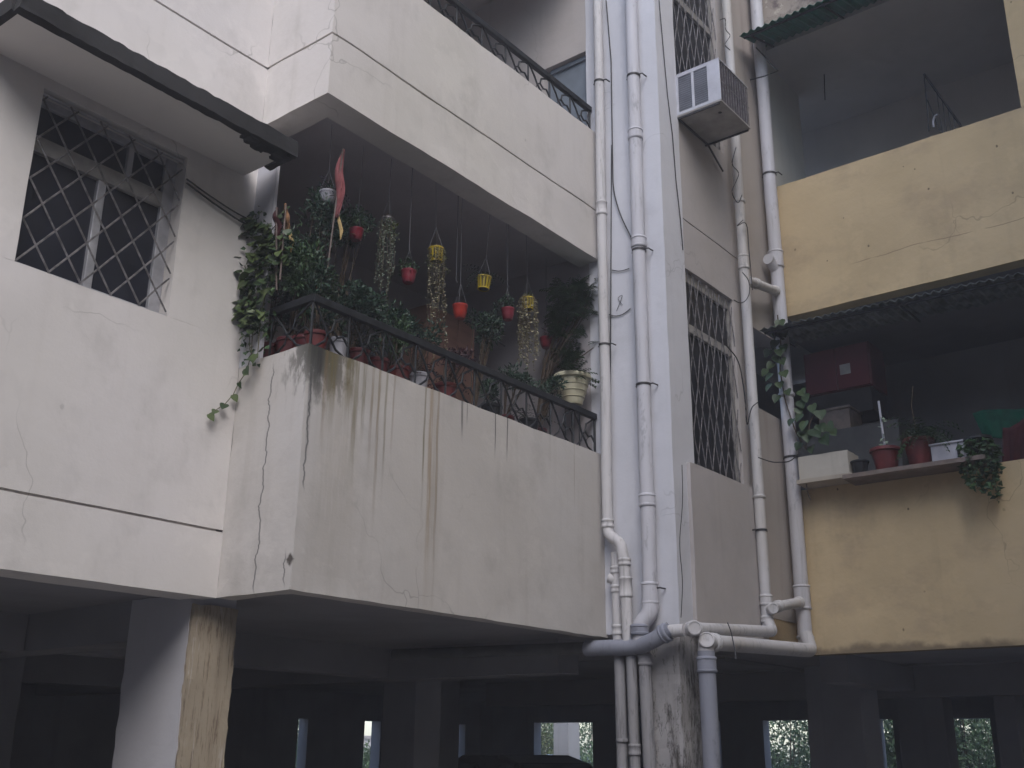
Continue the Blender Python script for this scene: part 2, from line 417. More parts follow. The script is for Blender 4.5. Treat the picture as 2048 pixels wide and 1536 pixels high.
# upper balcony parapet with groove
mb = MB()
for z0, z1 in ((ZU, GU-.008), (GU+.008, P2)):
    mb.gbox(KX, PX+.02, KY, KY+.205, z0, z1, cell=.12, edge=.004)
    mb.gbox(KX, KX+.185, KY+.205, LW, z0, z1, cell=.12, edge=.004)
mb.box(KX+.022, PX, KY+.022, KY+.19, GU-.1, GU+.1); mb.box(KX+.022, KX+.16, KY+.1, LW, GU-.1, GU+.1)
mb.build('balcony_parapet', M_upar, B)
# rooms behind the balconies
mb = MB()
mb.box(KX-.1, 7.0, 6.15, 6.3, 2.5, 8.6)
mb.box(KX+.022, KX+.1, 5.1, 6.15, 2.5, 8.6)
mb.box(KX+.13, PX, KY+.205, 6.15, 5.47, 5.6)
mb.build('balcony_wall', M_room, B)
mb = MB()
mb.gbox(PX+.008, PX+.16, KY+.10, 6.15, 2.6, 5.6, cell=.2); mb.build('balcony_wall', M_room, B)
mb = MB()
# upper balcony side wall with a doorway
dz = 7.455; dy0, dy1 = 4.455, 4.95
mb.gbox(PX+.008, PX+.16, KY+.10, dy0, 5.6, 8.6, cell=.2); mb.gbox(PX+.008, PX+.16, dy1, 6.15, 5.6, 8.6, cell=.2); mb.gbox(PX+.008, PX+.16, dy0, dy1, dz, 8.6, cell=.2)
mb.build('balcony_wall', M_taupe, B)
d = MB().box(PX+.07, PX+.11, dy0+.005, dy1-.005, 5.65, dz-.005).build('door', M_door, B)
MB().box(PX+.05, PX+.068, dy0+.01, dy0+.05, 5.65, dz-.012).box(PX+.05, PX+.068, dy0+.05, dy1-.05, dz-.05, dz-.012).build('door_frame', M_door, d)
MB().box(KX-.2, 7.0, KY-.0, 6.3, 8.5, 8.7).build('ceiling_slab', M_taupe, B)
# pilaster (stair shaft edge) and stair wall
MB().gbox(PX, PX+.32, W, KY+.10, ZB+.02, 9.6, cell=.14, amp=.003, edge=.003).build('pilaster', M_pil, B)
SX0, SX1, SZ0, SZ1 = PX+.32, 7.84, 3.66, 5.29
UZ0 = 6.72
mb = MB(); y0, y1 = W+.02, W+.22
GW = 5.735
mb.gbox(SX0, 8.05, y0, y1, SZ1, GW-.006); mb.gbox(SX0, 8.05, y0, y1, GW+.006, UZ0); mb.box(SX0, 8.0, y0+.018, y1-.02, GW-.1, GW+.1)
mb.gbox(SX1, 8.05, y0, y1, SZ0, SZ1); mb.gbox(SX1, 8.05, y0, y1, UZ0, 9.6)
mb.gbox(SX0, SX1, y0, y1, 8.55, 9.6)
mb.build('stair_wall', M_taupe, B)
MB().gbox(PX+.20, 8.0, 3.745, y1-.01, ZB+.03, SZ0-.02, cell=.1, edge=.003).build('stair_wall', M_taupe, B)
# short link wall to the ochre block, with an opening
M_link = plaster('link_wall_plaster', (.40, .36, .33), mottle=.12, streak=.3, dirt=(.2, .15, .13), tint=(.36, .30, .28))
mb = MB()
mb.gbox(8.05, YX+.05, y0+.01, y1, ZB+.25, 4.42); mb.gbox(8.05, YX+.05, y0+.01, y1, 5.17, 9.6)
mb.build('link_wall', M_link, B)
MB().gbox(8.0, YX, y0+.015, y1, ZB+.02, ZB+.25).build('link_wall', M_yel, B)
# sunshade over the left window
zc = 4.983
MB().gbox(1.92, 3.60, 4.60, LW+.05, zc, zc+.085, cell=.08, amp=.004).build('sunshade', M_soff, B)
mb = MB().gbox(1.90, 3.64, 4.55, 4.61, zc-.012, zc+.092, cell=.022, amp=.0022, freq=14, edge=.007)
mb.gbox(3.595, 3.645, 4.60, 4.80, zc-.012, zc+.09, cell=.03, amp=.006, freq=8, edge=.012)
mb.gbox(1.885, 1.925, 4.61, LW+.01, zc+.0, zc+.09, cell=.05, amp=.006, freq=6)
mb.build('sunshade_edge', M_moss, B)
# broken plaster at the sunshade end
mb = MB(); rb = random.Random(8)
for k in range(16):
    x = rb.uniform(3.30, 3.585); d_ = rb.uniform(.03, .05+.09*(x-3.30)/.28)
    mb.gbox(x-.03, x+.03, 4.58, 4.60+d_, zc-.010-rb.uniform(0, .006), zc+.01, cell=.018, amp=.008, freq=22)
mb.build('broken_edge', M_moss, B)

# left window
wy = LW+.115
win = MB().box(WX0-.002, WX1+.002, wy+.02, wy+.03, WZ0, WZ1).build('window', M_glass, B)
fr = MB()
fr.box(WX0, WX0+.03, wy-.02, wy+.018, WZ0, WZ1); fr.box(WX1-.075, WX1, wy-.02, wy+.018, WZ0, WZ1)
fr.box(WX0+.03, WX1-.075, wy-.02, wy+.018, WZ1-.045, WZ1); fr.box(WX0+.03, WX1-.075, wy-.02, wy+.018, WZ0, WZ0+.03)
fr.build('window_frame', M_alum, win, .004)
MB().box(WX0+.03, WX1-.075, wy-.024, wy+.016, 4.59, 4.685).build('transom', M_alu, win, .004)
MB().box(2.715, 2.765, wy-.022, wy+.016, WZ0+.03, 4.588).build('mullion', M_alum, win, .004)
MB().box(2.87, 2.905, wy-.022, wy+.016, 4.686, WZ1-.046).build('mullion', M_alum, win, .004)
for (a, b, c, d_) in ((WX0+.03, 2.715, WZ0+.03, 4.59), (2.765, WX1-.075, WZ0+.03, 4.59), (WX0+.03, 2.87, 4.685, WZ1-.045), (2.905, WX1-.075, 4.685, WZ1-.045)):
    MB().box(a, b, wy+.005, wy+.012, c, d_).build('pane', M_glass, win)
def lattice(x0, x1, z0, z1, cw, ch, y, r, mb, jit=0., rnd=None):
    """diamond bars clipped to a rectangle"""
    rnd = rnd or random
    for sgn in (1, -1):
        k = -30
        while k < 60:
            xs = x0+k*cw; k += 1
            # line x = xs + sgn*(z-z0)*cw/ch
            a = sgn*cw/ch; zs = z0; ze = z1
            if a > 0: zs = max(zs, z0+(x0-xs)/a); ze = min(ze, z0+(x1-xs)/a)
            else: zs = max(zs, z0+(x1-xs)/a); ze = min(ze, z0+(x0-xs)/a)
            if ze-zs < .03: continue
            j = rnd.uniform(-jit, jit); p = []
            n = 5
            for i in range(n+1):
                z = zs+(ze-zs)*i/n
                x = xs+a*(z-z0)+(rnd.uniform(-jit, jit)*.5+j)
                p.append((min(max(x, x0), x1), y+sgn*r*.9, z))
            mb.tube(p, r, 5, True, False)
gl = MB(); lattice(WX0+.01, WX1-.01, WZ0+.012, WZ1-.03, .178, .235, LW+.015, .0056, gl, .003)
o = gl.build('window_grille', simple('weathered_grille', (.19, .18, .18), .5, .2, .6, 25), win); o['kind'] = 'stuff'
MB().box(WX0+.005, WX1-.005, LW+.022, LW+.034, WZ0+.002, WZ0+.013).build('grille_bar', M_alum, win)
MB().box(WX0+.005, WX1-.005, LW+.022, LW+.034, WZ1-.03, WZ1-.018).build('grille_bar', M_alum, win)

# stair windows
for (z0, z1) in ((SZ0, SZ1), (UZ0+.02, 8.55)):
    yy = W+.075
    sw = MB().box(SX0, SX1, yy+.02, yy+.03, z0, z1).build('window', M_glass2, B)
    f = MB(); f.box(SX0, SX0+.03, yy-.02, yy+.018, z0, z1); f.box(SX1-.03, SX1, yy-.02, yy+.018, z0, z1)
    f.box(SX0+.03, SX1-.03, yy-.02, yy+.018, z1-.09, z1); f.box(SX0+.03, SX1-.03, yy-.02, yy+.018, z0, z0+.03)
    f.build('window_frame', M_alu, sw, .003)
    zt = z0+(z1-z0)*.68
    MB().box(SX0+.03, SX1-.03, yy-.024, yy+.016, zt, zt+.07).build('transom', M_alu, sw, .003)
    for a, b in ((SX0+.03, (SX0+SX1)/2-.004), ((SX0+SX1)/2+.004, SX1-.03)):
        MB().box(a, b, yy+.004, yy+.01, z0+.03, zt).build('pane', M_glass2, sw)
    MB().box(SX0+.03, SX1-.03, yy+.004, yy+.01, zt+.07, z1-.09).build('pane', M_glass2, sw)
    gl = MB(); rr = random.Random(4); lattice(SX0+.005, SX1-.005, z0+.005, z1-.02, .115, .46, W+.03, .0042, gl, .014, rr)
    o = gl.build('window_grille', M_grille, sw); o['kind'] = 'stuff'

# stilt floor: ceiling, beams, columns, rear wall
mb = MB()
zc0, zc1 = ZB+.035, ZB+.2
mb.box(-5, KX+.06, LW+.06, 12.7, zc0, zc1); mb.box(KX+.06, PX+.2, KY+.06, 12.7, zc0, zc1); mb.box(PX+.2, YX, W+.06, 12.7, zc0, zc1)
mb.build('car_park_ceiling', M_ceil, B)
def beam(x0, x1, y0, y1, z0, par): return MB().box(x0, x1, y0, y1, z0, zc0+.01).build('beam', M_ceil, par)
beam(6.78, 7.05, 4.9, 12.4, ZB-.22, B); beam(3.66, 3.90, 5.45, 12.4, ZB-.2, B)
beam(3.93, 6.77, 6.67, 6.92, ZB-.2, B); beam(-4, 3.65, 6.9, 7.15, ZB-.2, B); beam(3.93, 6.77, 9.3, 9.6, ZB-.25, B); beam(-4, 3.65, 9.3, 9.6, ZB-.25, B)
# left garage pillar
pl = MB().gbox(3.63, 3.93, 5.125, 5.70, 0, ZB+.03, cell=.08, amp=.004, edge=.008, freq=4).build('pillar', M_pier, B)
MB().gbox(3.634, 3.935, 5.105, 5.135, 0, ZB-.03, cell=.05, amp=.006, edge=.010, freq=5).build('scraped_face', M_tan, pl)
# weathered column below the pilaster
MB().gbox(PX+.005, PX+.30, W+.01, 4.03, 0, ZB+.03, cell=.06, amp=.012, edge=.012, freq=5).build('column', M_col, B)
for (x0, x1, y0, y1) in ((7.5, 7.85, on(0, 7.5, 766, 1400).y-.42, on(0, 7.5, 766, 1400).y), (10.0, 10.4, 9.0, 9.4), (4.5, 4.9, 9.2, 9.6), (12.2, 12.6, 11.2, 11.6), (3.66, 3.95, 9.2, 9.6)):
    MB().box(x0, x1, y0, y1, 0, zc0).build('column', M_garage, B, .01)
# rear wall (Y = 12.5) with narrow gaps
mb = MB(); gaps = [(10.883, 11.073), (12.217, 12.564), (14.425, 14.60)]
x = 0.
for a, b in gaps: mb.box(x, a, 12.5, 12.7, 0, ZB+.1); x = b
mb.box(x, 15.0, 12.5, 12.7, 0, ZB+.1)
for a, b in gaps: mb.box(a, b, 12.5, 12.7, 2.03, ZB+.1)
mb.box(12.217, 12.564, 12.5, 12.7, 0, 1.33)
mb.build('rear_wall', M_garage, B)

# ------------------------------------------------------------------ ochre apartment building
Yb = thing('ochre_apartment_building', 'ochre yellow apartment block with two deep balconies and speckled parapets', 'building', (12, 1, 0))
MB().gbox(YX, YX+.13, -14, W+.02, ZB-.01, 3.765, cell=.12, edge=.005).build('balcony_parapet', M_yel, Yb)
MB().gbox(YX, YX+.16, -14, 3.70, 5.39, 6.735, cell=.12, edge=.004).build('balcony_parapet', M_yel, Yb)
MB().gbox(YX, YX+.3, -14, 1.485, 6.735, 15, cell=.2, edge=.004).build('outer_wall', M_yel, Yb)
MB().gbox(YX-.04, YX+.25, 1.485, 3.76, 8.45, 15, cell=.1, amp=.006).build('stained_band', M_mossw, Yb)
MB().gbox(1.2, YX+.3, -14, -3.0, 0, 15, cell=.6, amp=.01).build('added_shade_wing', M_yel, Yb)  # unseen wing, added to keep sky and sun off the lower right
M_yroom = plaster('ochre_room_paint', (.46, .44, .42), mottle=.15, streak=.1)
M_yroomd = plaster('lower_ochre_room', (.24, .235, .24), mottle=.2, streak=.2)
M_yroom2 = plaster('ochre_room_side', (.66, .67, .64), mottle=.1, streak=.1)
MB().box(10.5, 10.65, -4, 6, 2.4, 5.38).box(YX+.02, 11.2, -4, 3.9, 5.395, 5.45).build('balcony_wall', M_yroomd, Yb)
mb = MB(); mb.box(10.5, 10.65, -4, 6, 5.5, 9.5); mb.box(YX+.16, 11.2, -4, 6, 5.46, 5.5); mb.box(YX+.1, 11.2, -4, 6, 8.35, 8.5); mb.box(YX+.2, 11.2, -4.2, -4, 2.4, 9)
mb.build('balcony_wall', M_yroom, Yb)
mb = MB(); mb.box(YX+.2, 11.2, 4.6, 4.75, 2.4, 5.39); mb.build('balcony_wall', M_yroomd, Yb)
mb = MB(); mb.box(YX+.16, 9.75, 3.80, 3.95, 5.5, 8.35); mb.build('balcony_wall', M_yroom2, Yb)
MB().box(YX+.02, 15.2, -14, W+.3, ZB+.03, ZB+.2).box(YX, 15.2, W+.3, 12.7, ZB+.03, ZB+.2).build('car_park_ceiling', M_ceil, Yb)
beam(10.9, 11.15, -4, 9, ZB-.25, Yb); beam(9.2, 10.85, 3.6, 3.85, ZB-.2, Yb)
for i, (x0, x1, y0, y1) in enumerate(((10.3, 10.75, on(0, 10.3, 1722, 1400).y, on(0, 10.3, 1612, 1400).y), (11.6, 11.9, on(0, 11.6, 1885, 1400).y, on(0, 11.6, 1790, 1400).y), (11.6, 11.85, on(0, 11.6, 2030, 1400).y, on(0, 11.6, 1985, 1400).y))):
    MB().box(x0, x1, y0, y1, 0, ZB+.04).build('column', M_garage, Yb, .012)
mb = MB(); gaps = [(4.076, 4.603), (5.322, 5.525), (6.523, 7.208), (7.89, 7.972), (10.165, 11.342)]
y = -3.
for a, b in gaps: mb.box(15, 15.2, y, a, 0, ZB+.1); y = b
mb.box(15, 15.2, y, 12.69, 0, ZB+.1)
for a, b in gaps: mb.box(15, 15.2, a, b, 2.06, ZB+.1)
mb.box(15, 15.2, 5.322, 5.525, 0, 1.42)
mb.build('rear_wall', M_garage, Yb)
mb = MB()
pc = on(0, 16.6, 1122, 1480).y; mb.box(16.6, 16.95, pc-.17, pc+.17, 0, 3.2); mb.build('column', plaster('pale_column', (.42, .40, .39)), Yb, .012)

# ------------------------------------------------------------------ unseen blocks added behind the viewer to shade the lower walls
M_shade_block = plaster('shade_block_plaster', (.36, .33, .30), mottle=.15, streak=.2)
def shade_block(label, x0, x1, y0, y1, h, face):
    R = thing('added_shade_block', label, 'house', ((x0+x1)/2, (y0+y1)/2, 0))
    MB().gbox(x0, x1, y0, y1, 0, h, cell=.8, amp=.01).build('wall', M_shade_block, R)
    MB().box(x0-.3, x1+.3, y0-.3, y1+.3, h, h+.25).build('roof', M_moss, R)
    for k in range(4):
        for zf in (1.0, 4.0):
            if face == 'Y':
                xc = x0+(x1-x0)*(k+.5)/4; w_ = MB().box(xc-.6, xc+.6, y1+.015, y1+.05, zf, zf+1.3).build('window', M_glass, R)
                MB().box(xc-.7, xc+.7, y1+.015, y1+.12, zf-.1, zf-.002).build('sill', M_taupe, w_)
            else:
                yc = y0+(y1-y0)*(k+.5)/4; w_ = MB().box(x1+.015, x1+.05, yc-.6, yc+.6, zf, zf+1.3).build('window', M_glass, R)
                MB().box(x1+.015, x1+.12, yc-.7, yc+.7, zf-.1, zf-.002).build('sill', M_taupe, w_)
shade_block('added unseen grey block shading the stained balcony from across the yard', -12, .6, -15, -6.5, 10.5, 'Y')
shade_block('added unseen grey block shading the yard from its open left side', -18, -8.5, -5, 22, 9.5, 'X')

# ------------------------------------------------------------------ railings
def railing(name, label, runs, z0, ztop):
    a0 = Vector(runs[0][0])
    R = thing(name, label, 'railing', (a0.x, a0.y, z0))
    tr = MB(); br = MB()
    cell = .29; hgt = ztop-z0-.046
    def M(u, v): pass
    motif = [[(0, 0), (0, 1)], [(.03, 1), (.30, .62), (.42, .40), (.36, .22), (.12, .02)],
             [(.42, .40), (.55, .52), (.70, .40), (.57, .24), (.42, .40)], [(.55, .52), (.60, .74), (.97, .98)],
             [(.57, .24), (.66, .12), (.95, 0)], [(.70, .40), (.84, .46), (.99, .30)]]
    for (a, b) in runs:
        a = Vector((a[0], a[1], 0)); b = Vector((b[0], b[1], 0)); L = (b-a).length; d = (b-a)/L; nrm = Vector((-d.y, d.x, 0))
        ang = math.atan2(d.y, d.x)
        Mx = Matrix.Translation((a.x, a.y, 0)) @ Matrix.Rotation(ang, 4, 'Z')
        tr.box(-.012, L+.012, -.02, .02, ztop-.046, ztop, Mx)
        br.box(0, L, -.006, .006, z0+.006, z0+.018, Mx)
        n = max(1, round(L/cell)); c = L/n
        for i in range(n):
            pm = MB()
            for pl_ in motif:
                pm.tube([a+d*(c*(i+u))+Vector((0, 0, z0+.01+v*hgt)) for u, v in pl_], .0075, 6, True, False)
            pm.build('scroll_panel', M_iron, R)
        if True:
            e = MB().tube([b+Vector((0, 0, z0-.02)), b+Vector((0, 0, ztop))], .009, 6); e.build('post', M_iron, R)
    tr.build('top_rail', M_iron, R, .004); br.build('bottom_rail', M_iron, R)
    return R
railing('balcony_railing', 'black wrought iron railing with potted plants behind it, on the stained parapet', [((KX+.06, 4.80), (KX+.06, KY+.06)), ((KX+.06, KY+.06), (PX-.02, KY+.06))], P1+.004, 4.085)
railing('balcony_railing', 'black wrought iron railing on the upper balcony below the blue-grey door', [((KX+.06, 4.98), (KX+.06, KY+.06)), ((KX+.06, KY+.06), (PX-.02, KY+.06))], P2+.004, 6.845)

# ------------------------------------------------------------------ pipes
def smooth_path(pts, r=.06, n=5):
    pts = [Vector(p) for p in pts]; out = [pts[0]]
    for i in range(1, len(pts)-1):
        p, a, b = pts[i], pts[i-1], pts[i+1]
        da = (a-p); db = (b-p); la, lb = da.length, db.length; k = min(r, la*.45, lb*.45)
        if da.normalized().dot(db.normalized()) < -.995: out.append(p); continue
        s_ = p+da.normalized()*k; e_ = p+db.normalized()*k
        for j in range(n+1):
            t_ = j/n; out.append(s_*(1-t_)**2+p*2*t_*(1-t_)+e_*t_*t_)
    out.append(pts[-1]); return out
def pipe(label, pts, r, mat, collars=(), clamps=(), caps=(), bend=.07, name='drainpipe', cat='pipe', wall=None, elbows=()):
    P0 = Vector(min(pts, key=lambda p: p[2]))
    R = thing(name, label, cat, P0)
    q = [Vector(pts[0])]
    for a, b in zip(pts[:-1], pts[1:]):
        a, b = Vector(a), Vector(b); n_ = int((b-a).length/.55); L_ = b-a
        for k in range(1, n_+1):
            if k < n_+1 and n_ > 1 and k < n_: p = a+L_*k/n_; q.append(p+Vector((noise.noise(p*1.3), noise.noise(p*1.3+Vector((5, 5, 5))), 0))*.006)
        q.append(b)
    MB().tube(smooth_path(q, bend), r, 20).build('pipe', mat, R)
    for (p, d, ln) in collars:
        p = Vector(p); Mx = axis_M(d); h = ln/2
        MB().lathe([(r*1.02, -h-.004), (r*1.16, -h), (r*1.22, -h+.006), (r*1.22, -h+.014), (r*1.13, -h+.018), (r*1.13, h-.018), (r*1.22, h-.014), (r*1.22, h-.006), (r*1.16, h), (r*1.02, h+.004)], p, 20, Mx).build('collar', mat, R)
    for (p, d, wd) in clamps:
        p = Vector(p); wd = Vector(wd)
        c = MB(); c.lathe([(r*1.0, -.009), (r*1.09, -.009), (r*1.09, .009), (r*1.0, .009)], p, 20, axis_M(d))
        side = wd.cross(Vector(d)).normalized()
        c.tube([p+side*r*1.0, p+side*(r+.03), p+side*(r+.035)+wd*(r+.01)], .006, 6)
        c.tube([p-side*r*1.0, p-side*(r+.012), p-side*(r+.015)+wd*(r+.01)], .006, 6)
        c.build('clamp', M_grilled, R)
    for (p, d, rr, dep) in caps:
        p = Vector(p); MB().lathe([(rr*1.02, -dep), (rr*1.02, 0), (rr*.96, .008), (rr*.80, .010), (rr*.76, .004), (.001, .004)], p, 20, axis_M(d)).build('end_cap', mat, R)
    for (ps, rr) in elbows:
        MB().tube(smooth_path(ps, .06, 6), rr, 18).build('elbow', mat, R)
    return R
ZD = (0, 0, 1); XF = PX-.07
def pA(x, y): return on(0, XF, x, y)
def zA(y, ref=1280): return on(0, XF, ref, y).z
def vcol(Y, ys, X=XF, ref=1270, ln=.10): return [((X, Y, on(0, X, ref, y).z), ZD, ln) for y in ys]
def vclamp(Y, ys, wd=(1, 0, 0), X=XF, ref=1270): return [((X, Y, on(0, X, ref, y).z), ZD, wd) for y in ys]
yA = 4.275; XA = 6.575
a1 = on(0, XA, 1212, 1075).z; a2 = on(0, XA, 1250, 1092).z
pipe('slim cream waste pipe at the balcony end, with a double bend low down', [(XA, yA+.02, 9.5), (XA, yA+.02, a1+.02), (XA-.02, 4.17, a2+.02), (XA-.02, 4.145, a2-.16), (XA-.02, 4.13, 2.33)], .040, M_pvc,
     collars=[((XA, yA+.02, on(0, XA, 1210, 415).z), ZD, .12), ((XA, yA+.02, a1+.10), ZD, .06), ((XA-.02, 4.145, a2-.12), ZD, .05), ((XA-.02, 4.14, a2-.3), ZD, .14)], clamps=[((XA, yA+.02, on(0, XA, 1210, 690).z), ZD, (1, 0, 0)), ((XA, yA+.02, 7.0), ZD, (1, 0, 0))], bend=.05)
z1 = on(0, XF, 1228, 1105).z
pipe('short pipe with a side knob tucked under the double bend', [(XF+.01, 4.245, z1), (XF+.01, 4.243, 2.33)], .037, M_pvc,
     collars=[((XF+.01, 4.245, on(0, XF, 1230, 1140).z), ZD, .05), ((XF+.01, 4.245, on(0, XF, 1230, 1178).z), ZD, .05), ((XF+.01, 4.243, on(0, XF, 1235, 1260).z), ZD, .07)],
     elbows=[([(XF+.01, 4.245, on(0, XF, 1230, 1160).z), (XF-.01, 4.30, on(0, XF, 1230, 1155).z)], .036)])
yB = 3.962; rB = .052
zb1 = on(0, XF, 1300, 1200).z
pipe('thick cream soil pipe running down the middle of the pilaster', [(XF, yB, 9.5), (XF, yB, zb1+.02)], rB, M_pvcb,
     collars=vcol(yB, (270, 488, 1005), ln=.09)+vcol(yB, (1190,), ln=.15), clamps=vclamp(yB, (152, 504, 774, 1180)),
     elbows=[([(XF, yB, zb1), (XF-.01, yB, zb1-.10), (XF-.03, 4.03, zb1-.17), (XF-.03, 4.03, zb1-.30)], rB*1.12)])
zG = 2.30
pipe('grey-blue waste pipe lying across under the balcony, stained on top', [(XF-.04, 4.48, zG+.005), (XF-.04, 4.05, zG-.005), (XF-.07, 3.90, zG+.03), (XF-.05, 3.78, zG+.10)], .056, M_pvcg,
     collars=[((XF-.04, 4.03, zG+.11), ZD, .07), ((XF-.055, 3.82, zG+.075), (0, -.9, .4), .05)], name='waste_pipe', bend=.06)
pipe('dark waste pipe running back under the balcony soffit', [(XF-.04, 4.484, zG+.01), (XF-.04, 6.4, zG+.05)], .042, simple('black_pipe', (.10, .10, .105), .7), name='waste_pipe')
# lower verticals down the column
pipe('leftmost of the three dirty pipes below the balcony corner', [(XF+.01, 4.235, zG-.05), (XF+.01, 4.22, 0)], .040, M_pvcd, collars=[((XF+.01, 4.222, 1.68), ZD, .012)])
pipe('middle of the three dirty pipes below the balcony corner', [(XF-.01, 4.125, zG-.05), (XF-.01, 4.105, 0)], .037, M_pvcd, collars=[((XF-.01, 4.117, 1.62), ZD, .07)])
pipe('rightmost dirty pipe against the weathered column', [(XF+.01, 4.03, zG-.04), (XF+.01, 3.985, 0)], .044, M_pvcd, collars=[((XF+.01, 4.025, zG-.09), ZD, .07)], clamps=[])
# stair wall pipes
yC = W-.08
XC = 7.887
c_t = on(1, yC, 1487, 525).z
pipe('slim pipe beside the grilled stair window', [(XC, yC, 9.5), (XC, yC, c_t+.06), (XC, yC-.0, c_t-.02), (XC, yC, 2.50)], .043, M_pvc,
     collars=[((XC, yC, on(1, yC, 1480, 520).z), ZD, .13), ((XC, yC, on(1, yC, 1475, 400).z), ZD, .03), ((XC, yC, on(1, yC, 1513, 992).z), ZD, .02), ((XC, yC, on(1, yC, 1530, 1200).z), ZD, .08), ((XC, yC, on(1, yC, 1538, 1240).z), ZD, .05)],
     caps=[((XC-.045, yC-.075, on(1, yC, 1528, 1218).z), (-.7, -.7, 0), .043, .06)], clamps=[((XC, yC, on(1, yC, 1520, 1060).z), ZD, (0, 1, 0))])
XD = YX-.10; yD = 3.705
dzf = lambda y, x=1580: on(0, XD, x, y).z
pipe('thick pipe in the inner corner beside the ochre wall', [(XD, yD, 9.5), (XD, yD, 2.44)], .060, M_pvcb,
     collars=[((XD, yD, dzf(520, 1552)), ZD, .17), ((XD, yD, dzf(790, 1575)), ZD, .03), ((XD, yD, dzf(1195, 1606)), ZD, .20), ((XD, yD, dzf(1275, 1608)), ZD, .02)],
     clamps=[((XD, yD, dzf(350, 1538)), ZD, (1, 0, 0)), ((XD, yD, dzf(915, 1585)), ZD, (1, 0, 0))],
     elbows=[([(XD, yD, dzf(545, 1553)), (XD-.10, yD+.02, dzf(530, 1553)+.02), (XD-.13, yD+.02, dzf(530, 1553)+.02)], .050)])
def cross_pipe(label, z, mat, dz):
    a = Vector((XC+.02, yC-.02, z)); b = Vector((XD-.02, yD, z+dz))
    pipe(label, [a, b], .040, mat, collars=[(a.lerp(b, .25), b-a, .06), (a.lerp(b, .9), b-a, .05)], name='cross_pipe')
cross_pipe('upper short pipe joining the slim pipe to the corner pipe', c_t-.17, M_pvc, .14)
cross_pipe('lower short pipe joining the slim pipe to the corner pipe', on(1, yC, 1550, 1222).z+.01, M_pvc, .12)
yE = W-.13
e0 = on(1, yE, 1380, 1257); e1 = on(1, yE, 1545, 1263)
pipe('horizontal pipe under the stair wall, with a round end cap by the column', [e0, e1, e1+Vector((.02, .04, .08))], .042, M_pvc,
     caps=[(e0+Vector((-.03, -.05, 0)), (-.72, -.69, 0), .05, .09)], name='waste_pipe', bend=.03, collars=[(e0.lerp(e1, .06), e1-e0, .05)])
pipe('cream cross-over pipe linking the end cap to the grey-blue waste pipe', [(XF-.05, 3.80, zG+.085), e0+Vector((-.02, .03, -.01))], .044, M_pvc, name='waste_pipe')
f0 = on(1, yE-.06, 1412, 1284); f1 = on(1, yE-.06, 1622, 1301)
pipe('lowest horizontal pipe, sloping up to the corner pipe', [f0+Vector((-.01, 0, -.12)), f0, f1, f1+Vector((.01, .04, .14))], .054, M_pvc,
     caps=[(f0+Vector((-.045, -.03, .01)), (-.85, -.5, .25), .055, .08)], name='waste_pipe', bend=.05, collars=[(f0.lerp(f1, .06), f1-f0, .05)])
pipe('thick blue-grey downpipe right of the weathered column', [f0+Vector((-.005, 0, -.06)), (f0.x-.005, f0.y, 0)], .058, M_pvcg, collars=[((f0.x-.005, f0.y, f0.z-.15), ZD, .10)])

# ------------------------------------------------------------------ cables
def cable(label, pts, r=.005, name='cable', mat=None):
    pts = [Vector(p) for p in pts]; q = smooth_path(pts, .12, 4)
    o = thing(name, label, 'cable', q[-1]); MB().tube(q, r, 6).build('wire', mat or M_wire, o); return o
fX = lambda v: (lambda l: [on(0, v, *p) for p in l]); fY = lambda v: (lambda l: [on(1, v, *p) for p in l])
cable('black cable hanging down beside the slim pipe onto the pilaster', fX(PX-.02)([(1212, 0), (1222, 120), (1224, 250), (1226, 380), (1240, 430), (1264, 478)]))
cable('long thin black line down the left edge of the slim pipe', fX(PX-.015)([(1223, 290), (1222, 500), (1221, 700), (1220, 900), (1218, 1040)]), .004)
cable('black cable down the right edge of the pilaster', fY(W-.012)([(1318, 0), (1326, 90), (1335, 190), (1345, 270), (1352, 360), (1361, 440), (1366, 500)]), .004)
cable('frayed wire curling down the foot of the pilaster edge', fY(W-.10)([(1364, 930), (1366, 1000), (1358, 1090), (1366, 1160), (1362, 1235)]), .003)
cable('upper of two cables from the window to the balcony corner', fY(LW-.015)([(373, 358), (420, 392), (470, 425), (512, 446)]), .005)
cable('lower of two cables from the window to the balcony corner', fY(LW-.02)([(373, 366), (425, 405), (470, 436), (508, 458)]), .006)
cable('short black wire stub above the hooked cable on the pilaster', fX(PX-.01)([(1224, 540), (1240, 543), (1258, 537)]), .004)
cable('hooked black cable on the pilaster by the slim pipe', fX(PX-.01)([(1218, 629), (1232, 633), (1248, 628), (1261, 617)]), .004)
cable('pencil-thin wire scribble above the hooked cable', fX(PX-.008)([(1233, 622), (1240, 605), (1246, 588), (1234, 596), (1245, 610)]), .002)
cable('black cable looping from the stair window past the slim pipe', fY(W-.15)([(1452, 690), (1478, 720), (1490, 790), (1494, 860), (1502, 815), (1515, 805)]), .005)
cable('black cable hung in a loop below the stair window lintel', fY(W-.15)([(1468, 600), (1480, 607), (1492, 602), (1500, 585), (1498, 560), (1485, 545)]), .004)
cable('black cable sagging across the corner pipe to the climbing plant', [on(1, W-.16, 1517, 915), on(1, W-.18, 1545, 925), on(1, W-.18, 1580, 924), on(0, YX-.18, 1600, 905)], .005)
cable('thin cable wound round the top of the slim pipe', fY(W-.14)([(1440, 40), (1452, 35), (1450, 60), (1462, 70), (1448, 90), (1460, 100)]), .004)
cable('cable wound round the slim pipe under the air conditioner', fY(W-.14)([(1472, 295), (1462, 330), (1480, 345), (1462, 385), (1476, 410), (1484, 390)]), .004)
cable('cable clinging to the slim pipe above its joint', fY(W-.145)([(1486, 440), (1470, 455), (1494, 440), (1498, 500), (1505, 580)]), .004)
